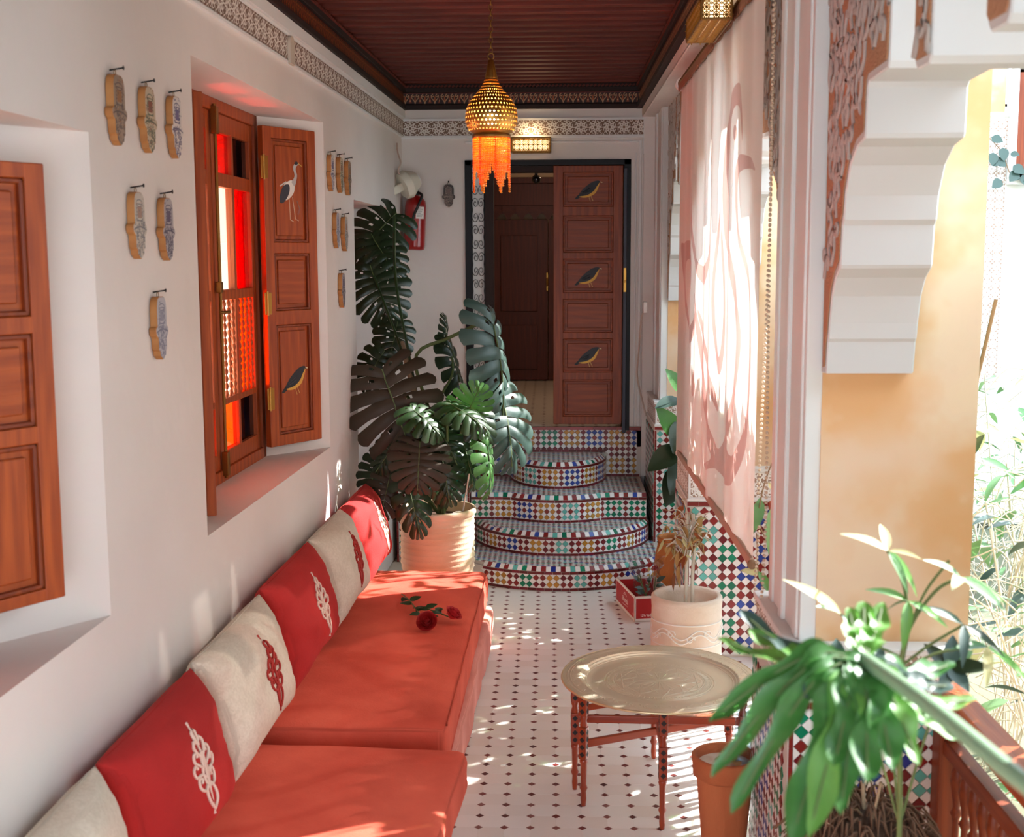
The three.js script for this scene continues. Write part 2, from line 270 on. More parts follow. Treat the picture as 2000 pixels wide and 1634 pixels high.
// ------------------------------------------------------------ windows: frame, two casements with coloured panes, turned grille
const spindle = (h) => { const p = []; const n = Math.round(h / .036); for (let i = 0; i <= n * 6; i++) { const t = i / 6; p.push([.0035 + .0065 * Math.abs(Math.sin(t * PI)), i / (n * 6) * h]); } return lathe(p, 8); };
function makeWindow(k, r) {
  const [u0, u1] = r.i, v0 = r.f[2], v1 = r.f[3], H = v1 - v0, Wd = u1 - u0, fw = .055;
  const w = wallThing('window', ['', '', ''][k], null, (u0 + u1) / 2, v0, -r.d - .03, null, 'structure'); w.name = 'window_' + (k + 1);
  w.userData.label = ['wooden window with coloured panes in the nearest recess of the left wall', 'open-shuttered wooden window with red, amber and clear panes in the middle recess', 'dark wooden window in the far recess behind the big plant'][k];
  const hz = Wd / 2;
  mesh('window_frame', woodUV(merge([rbox(-.04, .035, 0, H, hz - fw, hz), rbox(-.04, .035, 0, H, -hz, -hz + fw), rbox(-.04, .035, 0, fw, -hz, hz), rbox(-.04, .035, H - fw, H, -hz, hz)]), 1), M.wood, w);
  const cw = hz - fw - .004;
  for (const s of [1, -1]) { // near casement z>0, far casement z<0
    const c = new THREE.Group(); c.name = 'casement'; w.add(c); c.position.set(0, fw, s > 0 ? .002 : -.002);
    const h = H - 2 * fw, st = .055, Z = (t) => s * t, iw = (cw - 2 * st - .03) / 2;
    const rows = [[.04, .15, 'a'], [.19, .30, 'grille'], [.50, .31, 'tall'], [.83, .13, 'top']].map(([a, b, t]) => [a * h + .01, (a + b) * h - .02, t]);
    const fr = [rbox(-.018, .022, 0, h, Z(0), Z(st)), rbox(-.018, .022, 0, h, Z(cw - st), Z(cw)), rbox(-.016, .02, 0, h, Z(st + iw), Z(st + iw + .03))];
    let y = 0; for (const q of [...rows, [h, h]]) { fr.push(rbox(-.017, .021, y, q[0], Z(st), Z(cw - st))); y = q[1]; }
    mesh('sash', woodUV(merge(fr), 1), M.wood, c);
    const cols = [[st, st + iw], [st + iw + .03, cw - st]];
    const pal = { a: ['amber', 'blue'], grille: ['clear', 'amber'], tall: ['clear', 'red'], top: ['red', 'blue'] };
    rows.forEach(([a, b, t]) => cols.forEach(([p, q], i) => mesh('pane', box(-.002, .002, a, b, Z(p), Z(q)), G[pal[t][i]], c)));
    const [ga, gb] = rows[1]; for (const [p, q] of cols) for (let n = 0; n < 4; n++) mesh('spindle', moved(spindle(gb - ga), .012, ga, Z(p + (n + .5) * (q - p) / 4)), M.wood, c);
  }
  mesh('bolt', merge([rod([.045, .02, 0], [.045, H - .03, 0], .008), rbox(.03, .06, H - .16, H - .04, -.018, .018), rbox(.03, .06, .03, .14, -.018, .018), rbox(.03, .055, H * .5, H * .5 + .05, -.018, .018), rod([.05, H * .45, .03], [.075, H * .45, -.03], .007)]), M.brassDark, w);
  return w;
}
REC.forEach((r, k) => makeWindow(k, r));
// ------------------------------------------------------------ painted birds
function birdGeo(kind) { // about 1 wide, facing right, in the xy plane
  const sh = (pts, hex, z) => { const s = new THREE.Shape(); s.moveTo(...pts[0]); s.splineThru(pts.slice(1).map((p) => new THREE.Vector2(...p))); return paint(extrude(s, .012, 0, 6).translate(0, 0, z), hex); };
  const ln = (a, b, w, hex) => paint(moved(new THREE.BoxGeometry(Math.hypot(b[0] - a[0], b[1] - a[1]), w, .012), (a[0] + b[0]) / 2, (a[1] + b[1]) / 2, .006, 0, 0, Math.atan2(b[1] - a[1], b[0] - a[0])), hex);
  if (kind === 'heron') return merge([
    sh([[-.3, -.1], [-.16, .14], [.06, .24], [.16, .14], [.1, -.06], [-.12, -.2], [-.3, -.1]], '#e8e2d8', 0),
    sh([[-.32, -.14], [-.2, .1], [-.02, .14], [-.02, -.04], [-.18, -.24], [-.3, -.26], [-.32, -.14]], '#3c3a44', .006),
    sh([[.06, .2], [.16, .34], [.12, .52], [.2, .62], [.3, .6], [.24, .56], [.2, .48], [.24, .34], [.16, .12], [.06, .2]], '#b9b4b0', .003),
    sh([[.16, .6], [.22, .66], [.28, .62], [.22, .58], [.16, .6]], '#37343a', .01), ln([.28, .62], [.4, .56], .02, '#c9a24a'), ln([-.02, -.18], [.0, -.62], .02, '#caa98a'), ln([.08, -.12], [.16, -.6], .02, '#caa98a'), ln([.0, -.62], [.1, -.66], .016, '#caa98a'), ln([.16, -.6], [.26, -.64], .016, '#caa98a'), ln([-.3, .1], [-.1, .2], .03, '#cfc8c0'), ln([.22, -.2], [.3, -.38], .02, '#8a6a5a'), ln([.3, -.38], [.24, -.5], .05, '#9a5a4a')]);
  return merge([
    sh([[-.42, -.28], [-.2, .0], [.1, .24], [.34, .32], [.44, .26], [.3, .1], [.18, -.1], [-.06, -.22], [-.42, -.28]], '#2a2a30', 0),
    sh([[-.34, -.26], [-.02, -.2], [.2, -.06], [.34, .14], [.42, .24], [.36, .04], [.24, -.16], [.0, -.28], [-.2, -.3], [-.34, -.26]], '#d8a544', .006),
    sh([[-.5, -.34], [-.36, -.2], [-.3, -.28], [-.42, -.36], [-.5, -.34]], '#1c1c20', .004), ln([.42, .27], [.52, .25], .03, '#d8c9a0'), ln([.02, -.26], [.08, -.44], .018, '#caa25a'), ln([.1, -.24], [.18, -.42], .018, '#caa25a'), ln([-.24, -.12], [.06, .04], .02, '#5a5a62'), ln([-.2, -.16], [.08, -.04], .018, '#5a5a62'), ln([.38, .25], [.41, .25], .03, '#efe4c8')]);
}
// ------------------------------------------------------------ shutters: framed leaf of three fielded panels; local x from hinge to edge, z the face that is seen
function shutter(label, hinge, tip, v0, v1, birds, rows, thick = .038, name = 'shutter', m = M.wood, cat = 'shutter') {
  const A = onWall(hinge[0], v0, hinge[1]), B = onWall(tip[0], v0, tip[1]), W = Math.hypot(B[0] - A[0], B[2] - A[2]), H = v1 - v0;
  const g = thing(name, label, cat, A, Math.atan2(-(B[2] - A[2]), B[0] - A[0]));
  return panelLeaf(g, W, H, birds, rows, thick, m);
}
function panelLeaf(g, W, H, birds, rows, thick, m, st = .06) {
  const fr = [rbox(0, st, 0, H, 0, thick), rbox(W - st, W, 0, H, 0, thick)]; let y = 0;
  for (const [a, b] of [...rows.map((q) => [q[0] * H, q[1] * H]), [H, H]]) { fr.push(rbox(st - .005, W - st + .005, y, a, .001, thick - .001)); y = b; }
  mesh('frame', woodUV(merge(fr), 1), m, g);
  rows.forEach((q, i) => {
    const a = q[0] * H, b = q[1] * H, x0 = st, x1 = W - st;
    const p = mesh('panel', woodUV(merge([rbox(x0, x1, a, b, thick * .28, thick * .5), rbox(x0 + .032, x1 - .032, a + .032, b - .032, thick * .3, thick * .78, .006)]), H * (q[1] - q[0]) > W ? 1 : 0), m, g);
    mesh('moulding', woodUV(merge([rbox(x0, x1, a, a + .014, .004, thick * .9, .005), rbox(x0, x1, b - .014, b, .004, thick * .9, .005), rbox(x0, x0 + .014, a, b, .004, thick * .9, .005), rbox(x1 - .014, x1, a, b, .004, thick * .9, .005)])), m === M.wood ? M.woodDoor : m, p);
    if (birds[i]) mesh('painted_bird', moved(birdGeo(birds[i][0]), (x0 + x1) / 2 + (birds[i][2] ?? 0), (a + b) / 2 + (birds[i][3] ?? 0), thick * .78 + .0002, 0, 0, 0, [birds[i][1], birds[i][1], .05]), M.paint, p);
  });
  return g;
}
const R3 = [[.035, .385], [.43, .61], [.645, .965]];
function hinges(g, H, z) { for (const y of [.12, .42, .84]) mesh('hinge', merge([rbox(-.018, .03, y * H, y * H + .11, z, z + .004, .002), rod([.0, y * H - .005, z + .004], [.0, y * H + .115, z + .004], .007)]), M.brass, g); }
hinges(shutter('open wooden shutter painted with a heron above and a small bird below', [6.19, -.245], [6.51, -.055], 1.195, 2.795, [['bird', .19], null, ['heron', .23]], R3), 1.6, .036);
shutter('wooden shutter seen edge-on at the near side of the middle window', [4.95, -.222], [4.64, -.03], 1.165, 2.755, [], R3);
shutter('large wooden shutter cut by the left edge of the picture', [2.93, -.245], [3.26, -.055], 1.235, 2.39, [], [[.03, .37], [.41, .62], [.66, .965]]);
shutter('wooden shutter on the near side of the nearest window', [1.85, -.222], [1.53, -.028], 1.235, 2.39, [], R3);
shutter('dark red wooden shutter in the far recess behind the big plant', [7.66, -.31], [7.46, -.03], .68, 2.36, [], R3);
// ------------------------------------------------------------ zellige tiling
const diamond = (d, th = .004) => { const r = d / 2, q = r - .0013, P = [[r, 0], [0, r], [-r, 0], [0, -r]], v = [], tri = (a, b, c) => v.push(...a, ...b, ...c); const O = P.map(([x, y]) => [x, y, 0]), T = P.map(([x, y]) => [x * q / r, y * q / r, th]); tri(T[0], T[1], T[2]); tri(T[0], T[2], T[3]); for (let i = 0; i < 4; i++) { const j = (i + 1) % 4; tri(O[i], O[j], T[j]); tri(O[i], T[j], T[i]); } const g = new THREE.BufferGeometry(); g.setAttribute('position', new THREE.Float32BufferAttribute(v, 3)); g.computeVertexNormals(); return g; };
const dGeo = {}, dOf = (d) => dGeo[d.toFixed(4)] ??= diamond(d - .0012);
const halfGeo = (d) => dGeo['h' + d.toFixed(4)] ??= (() => { const r = (d - .0012) / 2, v = [[-r, 0, .003], [r, 0, .003], [0, r, .003]].flat(); const g = new THREE.BufferGeometry(); g.setAttribute('position', new THREE.Float32BufferAttribute(v, 3)); g.computeVertexNormals(); return g; })();
// where(s, h) -> [x, y, z, ry]; tiles a strip of n columns by rows of coloured diamonds with white ones between
function zellige(parent, where, cols, rows, d, h0, color, s0 = 0, hide = () => false, stuffAt = Infinity) {
  const jit = () => rnd(-.0006, .0006);
  const put = (name, s, h, k) => { if (hide(s, h)) return; const q = where(s, h), m = mesh(name, dOf(d), tmat(k), parent); m.position.set(q[0], q[1], q[2]); m.rotation.set(jit() * 40, q[3] + jit() * 40, 0, 'YXZ'); };
  for (let j = 0; j < rows; j++) for (let i = 0; i < cols; i++) put('diamond_tile', s0 + (i + .5) * d, h0 + (j + .5) * d, color(i, j));
  for (let j = 0; j <= rows; j++) for (let i = 0; i <= cols; i++) {
    if (j > 0 && j < rows && i > 0 && i < cols) put('white_tile', s0 + i * d, h0 + j * d, 'w');
    else { const s = s0 + i * d, h = h0 + j * d; if (hide(s, h)) continue; const corner = (i == 0 || i == cols) && (j == 0 || j == rows); if (corner) continue; const q = where(s, h), m = mesh('white_half_tile', halfGeo(d), tmat('w'), parent); m.position.set(q[0], q[1], q[2]); m.rotation.order = 'YXZ'; m.rotation.set(0, q[3], j == 0 ? 0 : j == rows ? PI : i == 0 ? -PI / 2 : PI / 2); }
  }
}
function tileStuff(parent, where, cols, rows, d, color, name = 'small_tile', half = true) { // too small or too oblique to pick apart: one part
  const im = new THREE.InstancedMesh(dOf(d), phys({ color: '#ffffff', roughness: .3 }), cols * rows + (cols - 1) * (rows - 1)), o = new THREE.Object3D(), c = new THREE.Color(); im.name = name; im.userData.kind = 'stuff'; im.receiveShadow = true; let n = 0;
  const one = (s, t, k) => { const q = where(s, t); if (!q) return; o.position.copy(q.p); o.quaternion.copy(q.q); o.updateMatrix(); im.setMatrixAt(n, o.matrix); im.setColorAt(n++, c.copy(tileMat[k][Math.floor(rnd(3))].color)); };
  for (let j = 0; j < rows; j++) for (let i = 0; i < cols; i++) one((i + .5) * d, (j + .5) * d, color(i, j));
  for (let j = 1; j < rows; j++) for (let i = 1; i < cols; i++) one(i * d, j * d, 'w');
  im.count = n; parent.add(im);
}
const brickGeo = {}, brick = (w, h, t = .005) => brickGeo[[w, h, t].map((x) => x.toFixed(4))] ??= rbox(-w / 2, w / 2, -h / 2, h / 2, 0, t, .0012);
function course(parent, where, len, w, h, y, mats, name = 'border_tile', t = .005, tilt = 0, hide = () => false) { // one row of small bricks
  const n = Math.max(1, Math.round(len / w)), bw = len / n;
  for (let i = 0; i < n; i++) { const s = (i + .5) * bw; if (hide(s)) continue; const q = where(s, y), m = mesh(name, brick(bw - .0014, h, t), tmat(mats(i)), parent); m.position.set(q[0], q[1], q[2]); m.rotation.order = 'YXZ'; m.rotation.set(tilt, q[3], 0); }
}
const block3 = (pal, off = 0) => (i, j) => { const q = (i + off) % 4, b = Math.floor((i + off) / 4); return q === 0 ? 'r' : q === 2 && j === 1 ? 'r' : pal[b % pal.length]; };
const block2 = (pal, off = 0) => (i, j) => { const b = Math.floor((i + off) / 2); return b % 2 ? pal[((b - 1) / 2) % pal.length] : 'r'; };
const dado2 = (pal, off = 0) => (i, j) => { const a = Math.floor((i + off) / 2), b = Math.floor(j / 2); return (a + b) % 2 ? pal[(a * 3 + b * 5 + 1) % pal.length] : 'r'; };
// ------------------------------------------------------------ staircase: four round-fronted steps, own axes x across, z towards the corridor
const SC = [.06, 0, -9.33];
{
  const st = structure('staircase', 'staircase of four round-fronted steps covered in coloured diamond mosaic tiles', null, SC);
  const path = (pts) => { const L = [0]; for (let i = 1; i < pts.length; i++) L.push(L[i - 1] + Math.hypot(pts[i][0] - pts[i - 1][0], pts[i][1] - pts[i - 1][1])); const len = L[L.length - 1]; return { len, pts, at(s) { s = Math.min(Math.max(s, 0), len); let i = 1; while (i < L.length - 1 && L[i] < s) i++; const t = (s - L[i - 1]) / (L[i] - L[i - 1]), [a, b] = [pts[i - 1], pts[i]], dx = b[0] - a[0], dz = b[1] - a[1]; return [a[0] + dx * t, a[1] + dz * t, Math.atan2(-dz, dx)]; } }; };
  const arc = (cx, cz, rx, rz, a0, a1, n = 40) => Array.from({ length: n + 1 }, (_, i) => { const a = a0 + (a1 - a0) * i / n; return [cx + rx * Math.sin(a), cz + rz * Math.cos(a)]; });
  const D = PI / 180;
  const steps = [
    { pts: arc(0, .62, .87, .87, -82 * D, 62 * D, 56), h0: 0, h1: .152, rows: 2, d: .0445, col: block2(['o', 't', 'o', 'b', 'o', 'g'], 0), lo: -.5, hi: .72 },
    { pts: [...arc(.02, .54, .628, .626, -90 * D, 90 * D, 48)], h0: .152, h1: .305, rows: 2, d: .0445, col: block2(['o', 'g', 'o', 'b', 'o', 't'], 1), lo: -.64, hi: .64 },
    { pts: [[-.62, .70], [-.41, .70], ...arc(-.005, .3, .52, .52, -50 * D, 50 * D, 24).map(([x, z]) => [x, z < .7 ? .7 : z]).filter(([x, z]) => z > .7), [.395, .70], [.62, .70]], h0: .305, h1: .492, rows: 3, d: .0415, col: block3(['g', 'o', 'b', 'o', 't', 'o', 'g'], 1), lo: -.62, hi: .62 },
    { pts: arc(0, 0, .36, .525, -88 * D, 88 * D, 36), h0: .492, h1: .679, rows: 3, d: .0415, col: block3(['b', 'o', 't', 'o', 'b', 'o'], 0), lo: -.4, hi: .4 }];
  steps.forEach((S, k) => {
    const P = path(S.pts), g = new THREE.Group(); g.name = 'step'; st.add(g); g.userData.label = ['lowest widest rounded step', 'second rounded step from the floor', 'third step with straight shoulders and a bowed middle', 'small topmost half-round step'][k];
    const a = S.pts[0], b = S.pts[S.pts.length - 1], ch = .026;
    const inset = (e) => poly([...S.pts.map(([x, z], i) => { const q = P.at(i === 0 ? 0 : i === S.pts.length - 1 ? P.len : P.len * i / (S.pts.length - 1)); return [x * (1 - 0), -(z)]; }), [b[0], 0], [a[0], 0]]);
    const body = extrude(inset(0), S.h1 - S.h0 - ch).rotateX(-PI / 2).translate(0, S.h0, 0);
    const off = S.pts.map(([x, z], i) => { const A = S.pts[Math.max(0, i - 1)], B = S.pts[Math.min(S.pts.length - 1, i + 1)], dx = B[0] - A[0], dz = B[1] - A[1], l = Math.hypot(dx, dz); return [x + dz / l * .028, z - dx / l * .028]; });
    const top = extrude(poly([...off.map(([x, z]) => [x, -z]), [b[0], 0], [a[0], 0]]), ch).rotateX(-PI / 2).translate(0, S.h1 - ch, 0);
    mesh('mortar_bed', merge([body, top]), M.grout, g);
    const F = (s, h) => { const q = P.at(s); return [q[0] + Math.sin(q[2]) * .0005, h, q[1] + Math.cos(q[2]) * .0005, q[2]]; };
    const hide = (s) => { const q = P.at(s); return q[0] < S.lo || q[0] > S.hi; };
    const bh = (S.h1 - S.h0 - ch - S.rows * S.d) / 2, cols = Math.floor(P.len / S.d), s0 = (P.len - cols * S.d) / 2;
    course(g, (s, y) => F(s, y), P.len, .055, bh - .002, S.h0 + bh / 2, () => 'm', 'border_tile', .005, 0, hide);
    course(g, (s, y) => F(s, y), P.len, .055, bh - .002, S.h1 - ch - bh / 2, () => 'm', 'border_tile', .006, 0, hide);
    zellige(g, F, cols, S.rows, S.d, S.h0 + bh, S.col, s0, (s) => hide(s));
    const Fn = (s, y) => { const q = P.at(s), n = .0125; return [q[0] - Math.sin(q[2]) * n, y, q[1] - Math.cos(q[2]) * n, q[2]]; }, pal = ['b', 'r', 't', 'g', 'r', 'd'];
    course(g, Fn, P.len, .032, .038, S.h1 - ch / 2 + .001, (i) => i % 2 ? pal[(i >> 1) % 6] : 'w', 'nosing_tile', .004, -PI / 4, hide);
    // tread: foreshortened small diamonds, one part
    const q = new THREE.Quaternion().setFromEuler(new THREE.Euler(-PI / 2, 0, 0)), dd = .036, zc = steps[k + 1]?.pts;
    const inside = (x, z, pts, m) => { let c = false; const pp = [...pts, [pts[pts.length - 1][0], 0], [pts[0][0], 0]]; for (let i = 0, j = pp.length - 1; i < pp.length; j = i++) if ((pp[i][1] > z) !== (pp[j][1] > z) && x < (pp[j][0] - pp[i][0]) * (z - pp[i][1]) / (pp[j][1] - pp[i][1]) + pp[i][0]) c = !c; return c; };
    const zmax = Math.max(...S.pts.map((p) => p[1])), X0 = -.7;
    tileStuff(g, (s, t) => { const x = X0 + s, z = zmax - t - .03; if (z < .02 || !inside(x, z + .03, S.pts) || !inside(x + .03, z, S.pts) || !inside(x - .03, z, S.pts) || (zc && inside(x, z, zc))) return null; return { p: V(x, S.h1 - .002, z), q }; }, Math.floor(1.4 / dd), Math.floor(zmax / dd), dd, (i, j) => ['r', 't', 'b', 'r', 'g', 'r'][(Math.floor(i / 2) + j) % 6]);
  });
  // top riser on the back wall, up to the threshold
  const g = new THREE.Group(); g.name = 'top_riser'; st.add(g);
  mesh('mortar_bed', box(-.64, .63, 0, .876, -.12, .0), M.grout, g);
  const F = (s, h) => [-.62 + s, h, .0005, 0];
  course(g, F, 1.24, .19, .024, .862, () => 'd', 'threshold_tile', .012);
  course(g, F, 1.24, .055, .018, .501, () => 'm');
  const pal = block3(['b', 't', 'o', 'g', 'o', 'b', 'o'], 2), d = .0428, under = (s, h) => { const x = -.62 + s; return Math.abs(x) < .37 && h < .70; };
  zellige(g, F, 28, 8, d, .511, (i, j) => { const q = (i + 2) % 4; return j < 5 ? (q === 0 ? 'm' : j === 1 && q === 2 ? 'r' : j === 4 || j === 3 ? (q === 2 && j === 4 ? 'r' : 'm') : i < 14 ? 'b' : 'o') : pal(i, j - 5); }, .02, under);
  course(g, (s, y) => [-.36 + s, y, .003, 0], .72, .055, .017, .689, () => 'm');
}
// ------------------------------------------------------------ low tiled blocks on each side of the stairs (left one mostly behind the big plant)
function dadoFront(parent, x0, x1, h, z, d, pal, off = 0, y0 = 0) {
  const cols = Math.round((x1 - x0 - .03) / d), dd = (x1 - x0 - .03) / cols, rows = Math.floor((h - y0 - .03) / dd), F = (s, y) => [x0 + .015 + s, y, z, 0];
  zellige(parent, F, cols, rows, dd, h - .028 - rows * dd, dado2(pal, off));
  course(parent, (s, y) => [x0 + s, y, z, 0], x1 - x0, .06, .02, h - .012, () => 'r');
  for (const x of [x0 + .007, x1 - .007]) { const n = Math.round((h - y0 - .03) / .06); for (let i = 0; i < n; i++) { const m = mesh('border_tile', brick(.0125, (h - y0 - .03) / n - .0014), tmat('r'), parent); m.position.set(x, y0 + (i + .5) * (h - y0 - .03) / n, z); } }
}
function dadoSide(parent, z0, z1, h, x, d, pal, dir, y0 = 0) { // seen almost along its face
  const cols = Math.floor((z1 - z0) / d), rows = Math.floor((h - y0) / d), q = new THREE.Quaternion().setFromEuler(new THREE.Euler(0, dir * PI / 2, 0));
  tileStuff(parent, (s, t) => ({ p: V(x, y0 + t, z0 + s), q }), cols, rows, d, dado2(pal), 'side_tile');
}
{
  const b = structure('tiled_plinth', 'low mosaic tiled block left of the stairs behind the big potted plant', null, [-.83, 0, -8.97]);
  mesh('block', box(-.26, .26, 0, .73, -.36, .36), M.grout, b); mesh('cap', rbox(-.27, .265, .73, .75, -.37, .365), M.white, b);
  dadoFront(b, -.26, .26, .73, .3605, .0475, ['t', 'b', 'g', 'o'], 1);
  dadoSide(b, -.34, .35, .72, .2605, .0475, ['t', 'b', 'g', 'o'], 1, .02);
}
// ------------------------------------------------------------ back wall
{
  const w = structure('wall_back', 'white plaster end wall around the dark doorway', null, [0, 0, -9.33]);
  mesh('plaster_face', boxUV(merge([box(-1.3, -.62, .72, 3.62, -.2, 0), box(.592, .9, .72, 3.62, -.2, 0), box(-.62, .592, 2.862, 3.62, -.2, 0), box(-1.3, .9, 0, .72, -.2, -.125)])), M.plaster, w);
  const fr = new THREE.PlaneGeometry(1.77, .105); { const uv = fr.attributes.uv; for (let i = 0; i < uv.count; i++) uv.setXY(i, uv.getX(i) * 1.77 / .21, uv.getY(i) * .5); }
  mesh('frieze', moved(fr, -.2, 3.095, .014), M.frieze, w);
  mesh('frieze_border', boxUV(merge([box(-1.1, .69, 3.02, 3.036, 0, .018), box(-1.1, .69, 3.15, 3.164, 0, .016), box(-1.1, .69, 3.03, 3.155, 0, .012), box(.685, .72, 2.9, 3.17, 0, .02)])), M.white, w);
  mesh('door_moulding', merge([rbox(.628, .64, .88, 2.91, 0, .012), rbox(.655, .675, .88, 3.0, 0, .02), rbox(-.63, .655, 2.985, 3.0, 0, .012)]), M.white, w);
  course(w, (s, y) => [.60 + s, y, .0005, 0], .09, .045, .03, .86, () => 'm');
}
// ------------------------------------------------------------ doorway, leaf with painted birds, black iron gate panel
{
  const d = structure('door_1', 'dark doorway frame with a black iron surround at the top of the stairs', null, [0, .878, -9.33]);
  mesh('door_frame', merge([rbox(-.632, -.582, 0, 1.985, -.2, .02), rbox(.545, .598, -.03, 1.985, -.2, .02), rbox(-.632, .598, 1.945, 1.985, -.2, .02)]), M.iron, d);
  mesh('inner_frame', merge([rbox(-.49, -.42, 0, 1.95, -.09, 0), rbox(-.632, .598, 1.90, 1.95, -.18, -.04)]), M.woodBlack, d);
  const leaf = thing('door_leaf', 'brown wooden door leaf with six panels and three small painted birds', 'door', [.025, .895, -9.36]);
  panelLeaf(leaf, .515, 1.925, [null, ['bird', .2], null, ['bird', .2], null, ['bird', .2]], [[.03, .175], [.205, .335], [.36, .49], [.515, .645], [.67, .81], [.845, .975]].map((q) => q), .04, M.woodDoor, .072);
  const bar = thing('door_bolt_bar', 'dark grey steel bar running down the right edge of the doorway', 'bar', [.556, .83, -9.305]);
  mesh('bar', rbox(-.014, .014, 0, 1.97, -.012, .014, .006, 2), M.steel, bar); mesh('lock_plate', merge([rbox(-.011, .011, 1.06, 1.24, .0145, .02), rbox(-.005, .005, 1.13, 1.15, .02, .03)]), M.brass, bar);
  const gate = thing('iron_gate', 'narrow black wrought-iron gate panel of double scrolls left of the doorway', 'gate', [-.535, .89, -9.33]);
  mesh('gate_frame', merge([rbox(-.05, -.042, 0, 1.93, -.006, .006), rbox(.042, .05, 0, 1.93, -.006, .006), rbox(-.05, .05, 0, .012, -.006, .006), rbox(-.05, .05, 1.92, 1.93, -.006, .006)]), M.iron, gate);
  const sp = (s) => { const p = []; for (let i = 0; i <= 22; i++) { const t = i / 22, a = t * 9.2, r = .004 + .0205 * (1 - t); p.push([s * (-.0185 + .0185 - Math.cos(a) * r) , Math.sin(a) * r * 1.7, 0]); } p.unshift([s * -.02, -.05, 0]); return tube(p, .0022, 40, 5); };
  const L = sp(1), Rr = sp(-1);
  for (let i = 0; i < 19; i++) for (const s of [1, -1]) { const m = mesh('scroll', s > 0 ? L : Rr, M.iron, gate); m.position.set(s * -.0205, .06 + i * .1, 0); if (i % 2) m.rotation.z = PI, m.position.x = s * .0205, m.position.y += -.0; }
  mesh('wall_pier', bbox(-.045, .045, -.01, 1.95, -.10, -.02), M.white, gate);
}
// ------------------------------------------------------------ room beyond the doorway
{
  const dots = canvasTex(128, 128, (g, w, h) => { g.fillStyle = '#b8b0a8'; g.fillRect(0, 0, w, h); g.fillStyle = '#4a2520'; g.beginPath(); g.moveTo(64, 42); g.lineTo(86, 64); g.lineTo(64, 86); g.lineTo(42, 64); g.fill(); }, [10, 10]);
  const r = structure('inner_room', 'dim room beyond the doorway with a dotted tile floor', null, [0, .878, -11.3]);
  mesh('room_floor', boxUV(box(-1.7, 1.7, -.1, -.002, -1.8, 1.97)), std({ map: dots, roughness: .6 }), r);
  mesh('room_walls', boxUV(merge([box(-1.8, -1.7, -.1, 2.6, -1.8, 1.77), box(1.7, 1.8, -.1, 2.6, -1.8, 1.77), box(-1.7, 1.7, -.1, 2.6, -1.9, -1.7), box(-1.8, 1.8, 2.6, 2.7, -1.9, 1.77), box(-1.8, -1.3, -.1, 2.6, 1.7, 1.77), box(.9, 1.8, -.1, 2.6, 1.7, 1.77)])), std({ color: '#c9ae90', roughness: .9 }), r);
  const d = thing('inner_double_door', 'dark carved wooden double door at the far side of the inner room', 'door', [-.02, .878, -12.93]);
  mesh('frame', woodUV(merge([rbox(-.68, -.6, 0, 2.0, 0, .12), rbox(.6, .68, 0, 2.0, 0, .12), rbox(-.68, .68, 1.8, 2.02, 0, .13), rbox(-.72, .72, 2.02, 2.08, 0, .17)])), M.woodDark, d);
  for (const s of [-1, 1]) { const l = mesh('leaf', woodUV(rbox(Math.min(0, s * .6) + .003, Math.max(0, s * .6) - .003, .01, 1.66, .03, .07), 1), M.woodDark, d); mesh('panel', woodUV(merge([rbox(s * .3 - .19, s * .3 + .19, .72, 1.5, .07, .085, .01), rbox(s * .3 - .19, s * .3 + .19, .12, .58, .07, .085, .01)]), 1), M.woodDark, l); }
  const val = []; for (let i = 0; i < 9; i++) { const s = new THREE.Shape(); s.moveTo(-.07, .14); s.lineTo(.07, .14); s.lineTo(.07, .06); s.quadraticCurveTo(.03, .05, .02, 0); s.lineTo(-.02, 0); s.quadraticCurveTo(-.03, .05, -.07, .06); val.push(extrude(s, .03).translate(-.54 + i * .135, 1.66, .08)); }
  mesh('valance', merge(val), M.woodDark, d); mesh('handle', merge([rbox(-.02, .0, .93, 1.12, .07, .08), rod([-.01, .98, .09], [-.01, 1.06, .11], .006)]), M.brass, d);
  const cl = thing('ceiling_globe', 'small black globe hanging at the top of the doorway opening', 'lamp', [-.105, 2.74, -9.6]);
  mesh('globe', new THREE.SphereGeometry(.035, 20, 14), phys({ color: '#0d0d0f', roughness: .12 }), cl); mesh('mount', rod([0, .03, 0], [0, .14, 0], .012), M.black, cl);
  const rl = thing('room_lamp', 'round ceiling lamp inside the dim room behind the door leaf', 'lamp', [.9, 3.3, -10.6]);
  mesh('globe', new THREE.SphereGeometry(.07, 16, 12), std({ color: '#fff', emissive: '#ffd9a8', emissiveIntensity: 1.5 }), rl); mesh('rod', rod([0, .06, 0], [0, .18, 0], .008), M.brass, rl);
  const p = new THREE.PointLight(new THREE.Color().setRGB(1, .8, .6), 1.3); p.position.set(0, -.1, 0); p.shadow.radius = 3; p.castShadow = true; rl.add(p);
}
